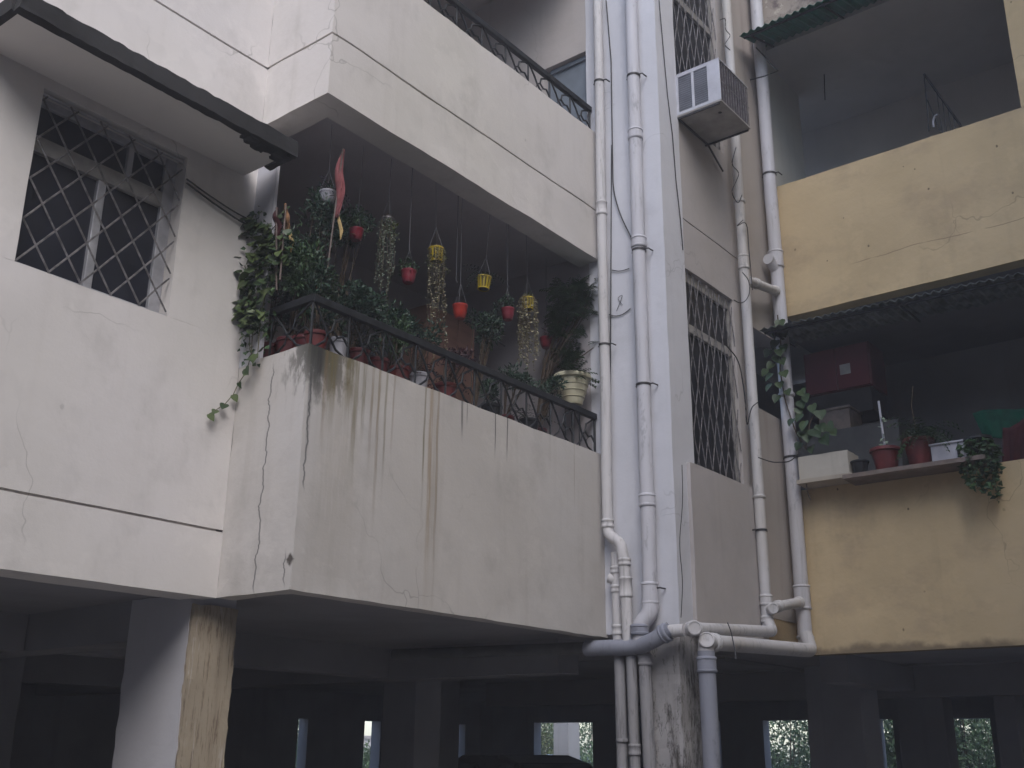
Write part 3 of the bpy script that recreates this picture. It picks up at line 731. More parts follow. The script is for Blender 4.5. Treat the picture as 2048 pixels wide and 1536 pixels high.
cable('twine knotted round the two waste pipes', fY(yE-.125)([(1455, 1245), (1462, 1262), (1470, 1300), (1472, 1318)]), .004, 'twine', M_string)

# ------------------------------------------------------------------ air conditioner
A = thing('air_conditioner', 'white window air conditioner in a metal cage under the upper stair window', 'air conditioner', (7.2, 3.57, 6.64))
ax0, ax1, ay0, ay1, az0, az1 = 6.965, 7.50, 3.365, 3.80, 6.655, 7.065
MB().box(ax0+.012, ax1-.012, ay0+.03, ay1, az0+.012, az1-.01).build('housing', M_acd, A)
MB().box(ax0, ax1, ay0, ay1, az0-.008, az0+.010).build('base_tray', M_acg, A, .003)
MB().box(ax0, ax1, ay0, ay1, az1-.012, az1).build('top_panel', M_acw, A, .003)
s = MB()
s.box(ax0, ax0+.010, ay0, ay0+.115, az0+.010, az1-.012); s.box(ax0, ax0+.010, ay1-.045, ay1, az0+.010, az1-.012)
s.box(ax0, ax0+.010, ay0+.115, ay1-.045, az0+.010, az0+.035); s.box(ax0, ax0+.010, ay0+.115, ay1-.045, az1-.035, az1-.012)
ym = (ay0+.115+ay1-.045)/2
s.box(ax0, ax0+.010, ym-.012, ym+.012, az0+.035, az1-.035)
s.build('side_panel', M_acw, A, .002)
M_mesh = simple('ac_mesh', (.22, .23, .27), .6)
for (q0, q1) in ((ay0+.115, ym-.012), (ym+.012, ay1-.045)):
    lv = MB(); n = 16
    for i in range(n):
        z = az0+.04+(az1-az0-.08)*i/n
        lv.add([(ax0+.003, q0, z), (ax0+.003, q1, z), (ax0+.011, q1, z+.012), (ax0+.011, q0, z+.012)], [(0, 1, 2, 3)])
        lv.box(ax0+.004, ax0+.008, q0+(q1-q0)*i/n, q0+(q1-q0)*i/n+.0025, az0+.036, az1-.036)
    lv.build('louvre', M_mesh, A)
fg = MB()
n = 11
for i in range(n+1):
    x = ax0+.015+(ax1-ax0-.03)*i/n; fg.tube([(x, ay0+.006, az0+.012), (x, ay0+.006, az1-.012)], .0035, 5, False)
fg.tube([(ax0, ay0+.004, az0+.2), (ax1, ay0+.004, az0+.2)], .003, 5)
fg.build('guard_bars', M_grille, A)
MB().box(ax0+.012, ax1-.012, ay0+.014, ay0+.028, az0+.012, az1-.012).build('coil', simple('coil', (.075, .065, .08), .6), A)
MB().lathe([(.016, -.004), (.016, 0), (.001, .001)], (ax0+.15, ay0+.09, az0-.009), 12, Matrix.Rotation(math.pi, 3, 'X')).build('drain_plug', M_iron, A)
br = MB(); br.tube([(ax0+.01, ay0+.02, az0-.018), (ax0+.01, ay1, az0-.018), (ax0+.01, W+.02, az0-.02)], .009, 4)
br.tube([(ax1-.01, ay0+.02, az0-.018), (ax1-.01, ay1, az0-.018)], .009, 4)
br.tube([(ax0+.01, ay1-.03, az0-.018), (ax1-.01, ay1-.03, az0-.018), (ax1+.25, ay1-.03, az0-.16)], .009, 4)
br.build('bracket', M_grilled, A)

# ------------------------------------------------------------------ awnings
def corrugated(name, label, x0, x1, z0, z1, y0, y1, mat, pitch=.075, amp=.014, dz=0.):
    R = thing(name, label, 'awning', (x1, (y0+y1)/2, z1))
    n = int((y1-y0)/pitch*6); vs_ = []; fs = []
    for i in range(n+1):
        y = y0+(y1-y0)*i/n; h = amp*math.sin(2*math.pi*y/pitch)
        tilt = dz*(i/n)
        rag = .012*noise.noise(Vector((y*7, 1, 2)))
        for (x, z) in ((x0+rag, z0), (x1, z1)):
            vs_.append((x, y, z+h+tilt)); vs_.append((x, y, z+h+tilt-.004))
    for i in range(n):
        a = i*4; b = a+4
        fs += [(a, a+2, b+2, b), (a+1, b+1, b+3, a+3), (a, b, b+1, a+1), (a+2, a+3, b+3, b+2)]
    MB().add(vs_, fs, True).build('sheet', mat, R)
    f = MB(); xm = x0+.06; zm = z0+(z1-z0)*.06/(x1-x0)
    f.tube([(xm, y0+.03, zm-amp-.018+0), (xm, y1-.02, zm-amp-.018+dz)], .012, 4)
    for k in range(4):
        y = y0+.1+(y1-y0-.2)*k/3; t_ = dz*(y-y0)/(y1-y0)
        f.tube([(xm, y, zm-amp-.03+t_), (x1, y, z1-amp-.03+t_)], .010, 4)
    f.build('support_frame', M_iron, R)
    return R
corrugated('awning', 'green corrugated sheet awning over the upper ochre balcony', 8.22, YX+.1, 8.20, 8.40, 1.35, 3.74, M_greens, .075, .012)
corrugated('awning', 'weathered grey corrugated awning over the lower ochre balcony', 8.28, YX+.12, 5.065, 5.085, 0.2, 3.77, M_grey_s, .07, .010, .09)
bk = thing('drying_bracket', 'thin black triangular bracket under the green awning end', 'bracket', on(0, 8.4, 1510, 95))
MB().tube([on(0, 8.4, 1512, 95), on(0, 8.4, 1556, 142), on(0, 8.4, 1530, 152), on(0, 8.55, 1500, 160)], .007, 5).build('bar', M_iron, bk)

# ------------------------------------------------------------------ foliage tools
def leaf_quad(mb, base, d, up, L, Wd, fold=.25):
    d = Vector(d).normalized(); s_ = d.cross(up)
    if s_.length < 1e-3: s_ = d.orthogonal()
    s_.normalize(); n_ = s_.cross(d)
    p = Vector(base); mid = p+d*L*.45
    mb.add([p, mid+s_*Wd*.5+n_*Wd*fold, p+d*L-n_*L*.08, mid-s_*Wd*.5+n_*Wd*fold, mid], [(0, 4, 1), (4, 2, 1), (0, 3, 4), (4, 3, 2)])
def rdir(rnd, zb=0.):
    v = Vector((rnd.gauss(0, 1), rnd.gauss(0, 1), rnd.gauss(0, 1)+zb)); return v.normalized()
def bush(rnd, c, rx, ry, rz, n, L, wr=.45, clumps=9, zb=.2):
    mb = MB(); c = Vector(c); cs = []
    for k in range(clumps):
        v = rdir(rnd); q = rnd.random()**.5
        cs.append((Vector((c.x+v.x*rx*q*.75, c.y+v.y*ry*q*.75, c.z+v.z*rz*q*.75)), rnd.uniform(.28, .55)))
    for i in range(n):
        cc, k = cs[rnd.randrange(clumps)]; v = rdir(rnd); q = rnd.random()**.4*k
        p = cc+Vector((v.x*rx*q, v.y*ry*q, v.z*rz*q))
        d = (v+rdir(rnd)*.8+Vector((0, 0, zb))).normalized()
        leaf_quad(mb, p, d, rdir(rnd, 1.2), L*rnd.uniform(.6, 1.3), L*wr*rnd.uniform(.7, 1.2))
    return mb, cs
def fern(rnd, c, n, L, spread=.8, leafL=.05, seg=9, wr=.28):
    mb = MB(); c = Vector(c)
    for k in range(n):
        an = rnd.uniform(0, 6.283); el = rnd.uniform(.3, 1.3); l_ = L*rnd.uniform(.65, 1.15); p = Vector(c)
        d = Vector((math.cos(an)*math.cos(el), math.sin(an)*math.cos(el), math.sin(el)))
        for j in range(seg):
            t_ = j/seg; d = (d+Vector((0, 0, -.16*spread))).normalized(); p2 = p+d*l_/seg
            sd = d.cross(Vector((0, 0, 1))).normalized()
            for s_ in (1, -1):
                leaf_quad(mb, p, (d*.6+sd*s_+Vector((0, 0, -.15))).normalized(), Vector((0, 0, 1)), leafL*(1.15-t_*.7), leafL*wr)
            p = p2
    return mb
def strands(rnd, c, r0, n, Lmin, Lmax, leaf=.014, step=.013, sway=.25):
    """trailing threads of bead-like leaves"""
    mb = MB(); st = MB(); c = Vector(c)
    for k in range(n):
        an = rnd.uniform(0, 6.283); p = c+Vector((math.cos(an)*r0, math.sin(an)*r0, 0)); l_ = rnd.uniform(Lmin, Lmax); z = 0; pts = [c+Vector((math.cos(an)*r0*.7, math.sin(an)*r0*.7, .02)), p]
        dr = Vector((rnd.gauss(0, 1), rnd.gauss(0, 1), 0))*sway*.05
        q = Vector(p)
        while z < l_:
            q = q+Vector((rnd.gauss(0, .0022), rnd.gauss(0, .0022), -step))+dr*.02; z += step; pts.append(Vector(q))
            if rnd.random() < .92:
                d = Vector((rnd.gauss(0, 1), rnd.gauss(0, 1), -.3)).normalized()
                leaf_quad(mb, q, d, rdir(rnd), leaf*rnd.uniform(.7, 1.3), leaf*.75*rnd.uniform(.7, 1.2), .3)
        st.tube(pts[::3]+[pts[-1]], .0012, 3, False)
    return mb, st
def pot_mesh(r_top, r_bot, h, c, rim=.012, n=22):
    return MB().lathe([(.001, 0), (r_bot*.97, 0), (r_bot, .006), (r_top*.96, h*.84), (r_top*1.06, h*.85), (r_top*1.09, h*.87), (r_top*1.08, h*.985), (r_top*1.04, h), (r_top*.96, h*.99), (r_top*.93, h*.88), (.001, h*.88)], c, n)
def finish(mb, name, mat, par):
    o = mb.build(name, mat, par); o['kind'] = 'stuff'; return o

# ------------------------------------------------------------------ potted plants behind the lower railing
LZ = P1-.004
def floor_pot(label, x, y, r, h, potmat, kind, seed, ph=.3, leafmat=None, group=None, L=.035, n=420, name='potted_plant', z=LZ):
    rnd = random.Random(seed)
    R = thing(name, label, 'potted plant', (x, y, z), group)
    pot_mesh(r, r*.72, h, (x, y, z)).build('pot', potmat, R)
    MB().lathe([(.001, h*.9), (r*.92, h*.9)], (x, y, z), 16).build('soil', M_dark, R)
    top = Vector((x, y, z+h*.9))
    if kind == 'bush':
        mb, cs = bush(rnd, top+Vector((0, 0, ph*.62)), r*1.35, r*1.2, ph*.6, n, L)
        st = MB()
        for c_, k in cs: st.tube([top+Vector((rnd.uniform(-.02, .02), rnd.uniform(-.02, .02), 0)), top.lerp(c_, .5)+Vector((rnd.uniform(-.02, .02), 0, .02)), c_], [.006, .004, .002], 5, False)
        st.build('stems', M_bark, R); finish(mb, 'foliage', leafmat or M_lfd, R)
    elif kind == 'fern':
        finish(fern(rnd, top, max(8, n//20), ph, leafL=L), 'foliage', leafmat or M_lfd, R)
    return R
PLG = 'pots standing along the lower balcony railing'
spots = [  # label, pixel x, r, h, material, kind, plant height
    ('maroon pot at the pier end of the railing, under the creeper', (KX+.20, 4.80), .085, .15, M_maroon, 'bush', .42),
    ('maroon pot second from the pier on the railing side', (KX+.20, 4.64), .085, .15, M_maroon, 'bush', .50),
    ('faded maroon pot standing right at the railing corner', (KX+.19, 4.545),   .070, .16, M_terra, 'bush', .46)]
for i, (lb, (x, y), r_, h_, mt, kd, ph) in enumerate(spots):
    floor_pot(lb, x, y, r_, h_, mt, kd, 20+i, ph, [M_lfd, M_lf, M_lfd][i], PLG, .04, 520)
row = [(676, .056, .19, M_whitep, 'white patterned pot right of the railing corner', 'bush', .34, M_lfd),
       (718, .065, .17, M_maroon, 'maroon pot just right of the white patterned pot', 'fern', .34, M_lfd),
       (757, .065, .16, M_maroon, 'maroon pot with grey-green foliage, midway to the second white pot', 'bush', .42, M_lfd),
       (800, .070, .16, M_terra, 'faded maroon pot left of the second white pot', 'bush', .36, M_lf),
       (838, .062, .17, M_whitep, 'second white pot, behind the hanging brown strands', 'fern', .22, M_lfk),
       (893, .075, .17, M_terra, 'low maroon pot with dark red spiky leaves in front of the brown cupboard', 'fern', .25, M_lfk),
       (985, .070, .15, M_iron, 'black pot under the middle yellow hanging pot', 'bush', .22, M_lfd),
       (1060, .075, .15, M_iron, 'black pot under the rightmost yellow hanging pot', 'fern', .24, M_lfd)]
for i, (px, r_, h_, mt, lb, kd, ph, lm) in enumerate(row):
    p = on(1, 4.575, px, 700+(px-676)*.4)
    floor_pot(lb, p.x, 4.575+max(0, r_-.065), r_, h_, mt, kd, 40+i, ph, lm, PLG, .034, 380)
# urn on an iron stand, and the tall plant behind it
ux, uy = 6.47, 4.53
uz = on(1, uy, 1170, 822).z
k_ = 1.22
U = thing('plant_urn', 'large cream ribbed urn with bright green leaves at the right end of the railing', 'planter', (ux, uy, uz))
prof = [(.001, 0), (.062, 0), (.068, .012), (.072, .03), (.085, .07), (.096, .11), (.104, .15), (.107, .165), (.122, .17), (.125, .185), (.118, .197), (.105, .195), (.10, .17), (.001, .165)]
MB().lathe([(a*k_, b*k_) for a, b in prof], (ux, uy, uz), 32).build('urn', M_cream, U)
for zz, rr in ((.045, .0785), (.085, .0905), (.125, .1005)):
    MB().lathe([((rr-.003)*k_, -.006), ((rr+.004)*k_, 0), ((rr-.001)*k_, .006)], (ux, uy, uz+zz*k_), 32).build('rib', M_cream, U)
MB().lathe([(.001, .172*k_), (.10*k_, .172*k_)], (ux, uy, uz), 16).build('soil', M_dark, U)
finish(fern(random.Random(7), (ux, uy, uz+.2), 34, .24, leafL=.06, wr=.35), 'foliage', M_lf, U)
S_ = thing('plant_stand', 'black iron stand carrying the cream urn', 'stand', (ux, uy, LZ))
for sx, sy in ((-1, -1), (1, -1), (-1, 1), (1, 1)):
    MB().tube([(ux+sx*.05, uy+sy*.03, LZ), (ux+sx*.05, uy+sy*.03, uz-.012)], .006, 6).build('leg', M_iron, S_)
MB().box(ux-.06, ux+.06, uy-.04, uy+.04, uz-.012, uz-.001).build('top', M_iron, S_, .002)
T = thing('tall_plant', 'tall dark leafy plant reaching the pipe at the balcony right end', 'plant', (6.40, 4.85, LZ))
rnd = random.Random(3)
pot_mesh(.10, .075, .2, (6.40, 4.85, LZ)).build('pot', M_iron, T)
mb = MB(); cs_ = []
for k in range(46):
    c = on(1, rnd.uniform(4.52, 4.8), rnd.uniform(1108, 1195), rnd.uniform(575, 740)); cs_.append(c)
    f = fern(rnd, c, 9, .15, 1.1, .06, 7, .32); mb.add(f.v, f.f)
for k in range(22):
    c = on(1, rnd.uniform(4.40, 4.5), rnd.uniform(1150, 1200), rnd.uniform(560, 700)); cs_.append(c)
    f = fern(rnd, c, 6, .10, 1.1, .035, 7, .3); mb.add(f.v, f.f)
finish(mb, 'foliage', M_lf, T)
st = MB()
for c in cs_[::3]: st.tube([(6.40, 4.85, LZ+.1), Vector((6.40, 4.82, 4.3)).lerp(c, .3), c], [.008, .006, .003], 6, False)
st.build('stems', M_bark, T)
# shrubs rising behind the railing, left half
for i, (px, py, yy, rx, rz, n, lm, lb) in enumerate([
        (640, 450, 4.76, .20, .34, 1500, M_lfd, 'tall dark shrub behind the pink flag'),
        (615, 545, 4.62, .22, .17, 1500, M_lf, 'bluish-green bushy plant above the railing side'),
        (730, 605, 4.62, .26, .15, 1500, M_lfd, 'spreading dark plant above the white patterned pot'),
        (800, 640, 4.66, .17, .12, 800, M_lfd, 'low dark plant left of the brown cupboard'),
        (972, 650, 4.75, .17, .19, 900, M_lfd, 'dark bushy plant under the middle yellow hanging pot'),
        (700, 455, 4.85, .22, .16, 800, M_lfd, 'airy dark plant behind the dull crimson hanging pot'),
        (850, 672, 4.56, .13, .10, 420, M_lfd, 'dark leafy plant pressed to the railing under the leftmost yellow pot'),
        (915, 712, 4.56, .13, .08, 360, M_lfk, 'purplish low plant at the railing in front of the cupboard'),
        (1035, 755, 4.56, .16, .10, 520, M_lfd, 'dark tangle at the railing below the bead curtain'),
        (1100, 778, 4.56, .13, .10, 420, M_lfd, 'dark tangle at the railing just left of the cream urn'),
        (575, 520, 4.80, .14, .30, 1000, M_lfd, 'dark shrub filling the corner behind the creeper')]):
    c = on(1, yy, px, py); rnd = random.Random(90+i)
    R = thing('leafy_shrub', lb, 'plant', (c.x, yy+.12, LZ), 'bushes on the lower balcony')
    pot_mesh(.07, .055, .15, (c.x, yy+.12, LZ)).build('pot', M_maroon, R)
    mb, cs = bush(rnd, c, rx, .14, rz, n, .036, .42, 11)
    st = MB()
    for cc, k in cs: st.tube([(c.x, yy+.12, LZ+.1), Vector((c.x, yy+.10, LZ+.1)).lerp(cc, .6)+Vector((rnd.uniform(-.03, .03), 0, .03)), cc], [.006, .004, .002], 5, False)
    st.build('stems', M_bark, R); finish(mb, 'foliage', lm, R)

# ------------------------------------------------------------------ hanging pots
def hanging(label, px, py, yy, mat, seed, r=.042, h=.075, slats=False, plant=None, wire_top=5.46, lm=None):
    rnd = random.Random(seed); r *= 1.18; h *= 1.15; c = on(1, yy, px, py); c.z -= h/2
    R = thing('hanging_pot', label, 'hanging pot', c, 'pots hung from the balcony ceiling'); R.rotation_euler = (rnd.uniform(-.05, .05), rnd.uniform(-.05, .05), rnd.uniform(0, 3))
    if slats:
        MB().lathe([(.001, .002), (r*.72, .002), (r*.9, h*.93), (.001, h*.93)], c, 16).build('liner', M_dark, R)
        n = 12
        for k in range(n):
            an = 2*math.pi*k/n; w_ = 2*math.pi/n*.31
            vs_ = []
            for (rr, z) in ((r*.78, 0), (r*.9, h*.5), (r, h*.97)):
                for da in (-w_, w_): vs_.append((c.x+rr*math.cos(an+da), c.y+rr*math.sin(an+da), c.z+z))
            for (rr, z) in ((r*.73, 0), (r*.85, h*.5), (r*.95, h*.97)):
                for da in (-w_, w_): vs_.append((c.x+rr*math.cos(an+da), c.y+rr*math.sin(an+da), c.z+z))
            MB().add(vs_, [(0, 1, 3, 2), (2, 3, 5, 4), (6, 8, 9, 7), (8, 10, 11, 9), (0, 2, 8, 6), (2, 4, 10, 8), (1, 7, 9, 3), (3, 9, 11, 5), (0, 6, 7, 1), (4, 5, 11, 10)]).build('slat', mat, R)
        for z, rr in ((0, r*.79), (h*.93, r*1.0)):
            MB().lathe([(rr*.92, -.003), (rr*1.05, -.003), (rr*1.06, .006), (rr*.92, .006)], c+Vector((0, 0, z)), 20).build('rim', mat, R)
    else:
        MB().lathe([(.001, 0), (r*.6, 0), (r*.74, h*.08), (r*.92, h*.45), (r*.98, h*.8), (r*1.06, h*.86), (r*1.06, h), (r*.98, h), (r*.9, h*.86), (.001, h*.84)], c, 20).build('pot', mat, R)
    wr = MB(); tip = c+Vector((0, 0, h+.16))
    for k in range(3):
        an = 2*math.pi*k/3+.4; wr.tube([c+Vector((math.cos(an)*r, math.sin(an)*r, h)), tip], .0016, 4, False)
    wr.tube([tip, Vector((c.x, c.y, wire_top))], .0018, 4, False)
    wr.build('hanger', M_string, R)
    top = c+Vector((0, 0, h))
    if plant == 'strands':
        mb, st = strands(rnd, top, r*1.25, 34, .2, .60, .019, .016, .5); st.build('stems', M_bark, R); finish(mb, 'foliage', lm or M_pearl, R)
        mb, cs = bush(rnd, top+Vector((0, 0, .02)), .06, .06, .03, 60, .02); finish(mb, 'foliage', M_lfy, R)
    elif plant == 'long':
        mb, st = strands(rnd, top, r*1.1, 20, .18, .58, .015, .015, .3); st.build('stems', M_bark, R); finish(mb, 'foliage', lm or M_pearl, R)
        mb2, st2 = strands(rnd, top, r*.9, 3, .75, .95, .015, .012, .02); st2.build('stems', M_bark, R); finish(mb2, 'foliage', lm or M_pearl, R)
        mb, cs = bush(rnd, top-Vector((0, 0, .10)), .10, .06, .10, 180, .02); finish(mb, 'foliage', M_lfy, R)
    elif plant == 'bush':
        mb, cs = bush(rnd, top+Vector((0, 0, .035)), .10, .08, .06, 200, .028); finish(mb, 'foliage', lm or M_lf, R)
    elif plant == 'droop':
        f = fern(rnd, top, 16, .20, 1.9, .03, 8, .35); finish(f, 'foliage', lm or M_lf, R)
    return R
YH = 4.66
hanging('leftmost yellow slatted hanging pot with long pale strands down to the railing', 873, 510, YH, M_yelp, 1, .044, .088, True, 'long')
hanging('middle yellow slatted hanging pot with drooping leaves', 967, 566, YH, M_yelp, 2, .045, .083, True, 'droop', lm=M_lfd)
hanging('rightmost yellow slatted hanging pot with a curtain of pale beads', 1056, 608, YH, M_yelp, 3, .044, .080, True, 'strands')
hanging('bright red hanging pot right of the leftmost yellow pot', 920, 624, YH-.02, M_red, 4, .045, .088, False, None)
hanging('crimson hanging pot left of the rightmost yellow pot', 1016, 629, YH, M_crim, 5, .042, .080, False, 'bush', lm=M_lfd)
hanging('small dull crimson hanging pot near the tall plant', 1093, 686, YH+.1, M_crim, 6, .045, .075, False, 'bush', lm=M_lfk)
hanging('dull crimson hanging pot with small leaves right of the flag', 712, 470, YH+.1, M_crim, 7, .040, .07, False, 'bush')
hanging('faded crimson hanging pot below the round strand basket', 817, 554, YH+.1, M_crim, 8, .044, .08, False, 'bush')
hanging('white hanging pot with purple leaves behind the flag', 655, 396, YH+.05, M_whitep, 9, .045, .07, False, 'droop', lm=M_lfp)
Rr = hanging('round wire basket with a grey-green strand tail', 775, 445, YH+.05, M_grille, 10, .035, .05, False, 'long', lm=M_pearlg)
# empty hanging hooks
for i, (px, y0, y1) in enumerate(((1015, 515, 570), (912, 540, 560), (818, 445, 500))):
    p = on(1, YH, px, y1); h = thing('hanging_hook', ['empty wire hook left of the rightmost yellow pot', 'empty wire hook between two yellow pots', 'long bare hook wire above the faded crimson pot'][i], 'hook', p)
    MB().tube([(p.x, p.y, 5.46), p, p+Vector((.012, 0, -.015)), p+Vector((.024, 0, -.002))], .0025, 5, False).build('wire', M_string, h)

# ------------------------------------------------------------------ flags
def flag(label, top, bot, cloth, w0, w1, mat, trim, seed, pole_bot, cloth_top=.0):
    rnd = random.Random(seed); R = thing('flag', label, 'flag', pole_bot)
    MB().tube([pole_bot, top], .006, 8).build('pole', simple('bamboo_%d' % seed, (.11, .08, .07), .6), R)
    n, k = 22, 14; vs_ = []; fs = []
    a = Vector(top)+Vector((0, 0, cloth_top)); b = Vector(bot)
    for i in range(n+1):
        t_ = i/n; c = a.lerp(b, t_)+Vector((.006*math.sin(t_*9+seed), .008*math.sin(t_*7), 0))
        wd = w0+(w1-w0)*math.sin(min(1, t_*1.25)*math.pi*.85)**1.0
        if t_ > .8: wd *= 1-(t_-.8)*3.2
        for j in range(k+1):
            u = j/k-.5; ph = j*1.7+t_*3
            vs_.append(c+Vector((u*wd*1.2, .016*math.sin(ph*1.35)*(.35+t_)-u*wd*.3, -.03*abs(u)*t_)))
    for i in range(n):
        for j in range(k):
            q = i*(k+1)+j; fs.append((q, q+1, q+k+2, q+k+1))
    o = MB().add(vs_, fs, True).build('cloth', mat, R)
    sol = o.modifiers.new('thick', 'SOLIDIFY'); sol.thickness = .002
    tb = MB(); q = b+Vector((.0, -.005, .02))
    tb.tube([q, q+Vector((.015, 0, -.05)), q+Vector((.035, -.005, -.11)), q+Vector((.036, 0, -.17))], [.004, .011, .013, .003], 6); tb.build('tail', trim, R)
    return R
flag('limp pink and red flag on a pole above the balcony plants', on(1, 4.56, 686, 298), on(1, 4.55, 674, 432), None, .006, .042, M_flag, M_gold, 2, on(1, 4.56, 652, 560))
flag('small orange and maroon flag above the creeper', on(1, 4.62, 572, 408), on(1, 4.62, 575, 455), None, .004, .014, M_flag2, M_gold, 5, on(1, 4.62, 560, 560))
flag('small maroon pennant hidden among leaves left of the orange flag', on(1, 4.66, 553, 415), on(1, 4.66, 556, 468), None, .005, .020, M_mcloth, M_mcloth, 8, on(1, 4.66, 553, 580))

# ------------------------------------------------------------------ cupboard in the balcony
c0 = on(1, 5.3, 862, 612); c1 = on(1, 5.3, 948, 650); zt = c1.z
K = thing('cupboard', 'pinkish brown cupboard standing inside the lower balcony', 'cupboard', ((c0.x+c1.x)/2, 5.5, 2.6))
MB().box(c0.x-.04, c1.x, 5.3, 5.7, 2.6, zt).build('carcass', M_brown, K, .006)
MB().box(c0.x-.03, c1.x-.22, 5.282, 5.297, 2.65, zt-.02).build('door', M_brown, K, .004)
MB().box(c1.x-.21, c1.x-.01, 5.282, 5.297, 2.65, zt-.02).build('door', M_brown, K, .004)
tl = thing('towel_rail', 'thin grey rail right of the brown cupboard', 'rail', on(1, 5.2, 980, 672))
MB().tube([on(1, 5.2, 952, 652), on(1, 5.2, 1010, 692)], .008, 6).build('rail', M_string, tl)

# ------------------------------------------------------------------ climbing plants (single leaves)
def leaf_mesh(name, mat, heart=True):
    out = [(0, 0), (.22, -.06), (.45, .08), (.5, .32), (.36, .62), (.15, .88), (0, 1.05)]
    v = [(0, 0, .0), (0, .5, -.02), (0, 1.05, -.10)]; f = []
    L = [(-x, y, .10*abs(x)*2-.06*y) for x, y in out[1:-1]]; Rr_ = [(x, y, .10*abs(x)*2-.06*y) for x, y in out[1:-1]]
    for side in (Rr_, L):
        o = len(v); v += side; k = len(side)
        ring = [0]+[o+i for i in range(k)]+[2]
        for i in range(len(ring)-1):
            tri = (1, ring[i], ring[i+1]); f.append(tri if side is Rr_ else tri[::-1])
    me = bpy.data.meshes.new(name); me.from_pydata(v, [], f); me.polygons.foreach_set('use_smooth', [True]*len(f)); me.materials.append(mat); me.update(); return me
LM1 = leaf_mesh('creeper_leaf', M_leaf1); LM2 = leaf_mesh('pothos_leaf', M_leaf2)
def put_leaf(par, me, base, d, up, size):
    d = Vector(d).normalized(); x = d.cross(Vector(up))
    if x.length < 1e-3: x = d.orthogonal()
    x.normalize(); z = x.cross(d)
    Mx = Matrix((x, d, z)).transposed().to_4x4()
    o = bpy.data.objects.new('leaf', me); COL.objects.link(o); o.parent = par
    o.matrix_local = Matrix.Translation(Vector(base)-base_of(par)) @ Mx @ Matrix.Scale(size, 4)
    return o
rnd = random.Random(5)
V = thing('creeper', 'olive green creeper climbing the balcony pier, one shoot trailing down the white wall', 'creeper', (KX+.02, 4.8, P1))
st = MB(); vp = PX_(KX-.03)
stems = [[(502, 718), (506, 650), (515, 580), (520, 520), (535, 470), (560, 440)], [(515, 716), (520, 640), (535, 570), (560, 520), (585, 480)],
         [(505, 640), (500, 560), (485, 520), (478, 505)], [(500, 700), (497, 620), (500, 570)], [(530, 470), (505, 455), (498, 440)], [(520, 500), (545, 500), (575, 470)]]
for s_ in stems: st.tube(smooth_path([vp(*p) for p in s_], .05, 3), .003, 5, False)
shoot = [(500, 718), (492, 745), (478, 765), (466, 790), (450, 808), (432, 820), (418, 828)]
sp_ = [on(1, LW-.03, *p) if i > 1 else on(0, KX-.03, *p) for i, p in enumerate(shoot)]
st.tube(sp_, .0028, 5, False)
st.build('stem', simple('creeper_stem', (.10, .09, .05), .7), V)
for s_ in stems:
    pp = smooth_path([vp(*p) for p in s_], .05, 6)
    n = {0: 70, 1: 70, 2: 24, 3: 34, 4: 34, 5: 44}[stems.index(s_)]
    for k in range(n):
        q = rnd.choice(pp)+Vector((rnd.uniform(-.05, .012), rnd.gauss(0, .035), rnd.gauss(0, .03)))
        put_leaf(V, LM1, q, (rnd.uniform(-.8, -.05), rnd.gauss(0, .7), rnd.uniform(-.9, .3)), (-1, rnd.uniform(-.6, .2), rnd.uniform(.2, 1.2)), rnd.uniform(.034, .068))
for i, p in enumerate(sp_[1:]):
    put_leaf(V, LM1, p, (rnd.uniform(-.6, .4), -.3, -.6), (-.5, -.8, .6), [.04, .05, .05, .055, .045, .05][i])
mb = MB()
for s_ in stems:
    pp = smooth_path([vp(*p) for p in s_], .05, 6)
    for k in range(120):
        q = rnd.choice(pp)+Vector((rnd.uniform(-.02, .06), rnd.gauss(0, .05), rnd.gauss(0, .045)))
        leaf_quad(mb, q, (rnd.uniform(-.8, .2), rnd.gauss(0, .8), rnd.uniform(-.9, .3)), rdir(rnd, .8), rnd.uniform(.025, .045), rnd.uniform(.02, .034))
finish(mb, 'small_leaves', M_lf, V)
P = thing('pothos', 'broad-leaved green climber wound round the corner pipe under the grey awning', 'creeper', (XD, yD-.05, 3.78))
st = MB(); pv = PX_(XD-.09)
pst = [[(1612, 900), (1590, 860), (1570, 800), (1560, 740), (1562, 690), (1555, 630)], [(1612, 900), (1620, 840), (1640, 820), (1650, 830)], [(1608, 930), (1615, 985), (1622, 1000)]]
for s_ in pst: st.tube(smooth_path([pv(*p) for p in s_], .05, 3), .006, 5, False)
st.build('stem', M_bark, P)
for (px, py, sz, dx) in ((1557, 655, .13, -.2), (1562, 700, .11, .2), (1545, 725, .10, -.4), (1565, 720, .10, .3), (1548, 750, .11, -.4), (1560, 765, .10, .2), (1538, 742, .09, -.6), (1565, 690, .1, .4),
                         (1600, 800, .12, .3), (1640, 822, .13, .2), (1655, 850, .13, .5), (1615, 845, .12, -.2), (1630, 860, .15, .5), (1605, 830, .1, -.3), (1595, 815, .1, .4), (1650, 875, .13, .5), (1618, 870, .11, .1),
                         (1552, 680, .12, -.3), (1568, 665, .11, .3), (1540, 700, .1, -.4), (1555, 710, .12, .1), (1570, 745, .11, .3), (1545, 770, .1, -.3), (1555, 790, .1, -.2), (1600, 780, .11, .4), (1625, 810, .11, .2), (1590, 840, .1, -.2), (1605, 862, .12, .2), (1640, 850, .12, .4), (1622, 892, .1, .1), (1600, 885, .1, -.3), (1612, 790, .10, .2), (1575, 780, .09, .3), (1560, 640, .12, .1), (1668, 862, .09, .4)):
    b = pv(px, py)+Vector((rnd.uniform(-.05, .02), 0, 0))
    put_leaf(P, LM2, b, (-.35, -dx, -.75+rnd.uniform(-.2, .2)), (-1, rnd.uniform(-.4, .4), rnd.uniform(.2, .8)), sz*.85)

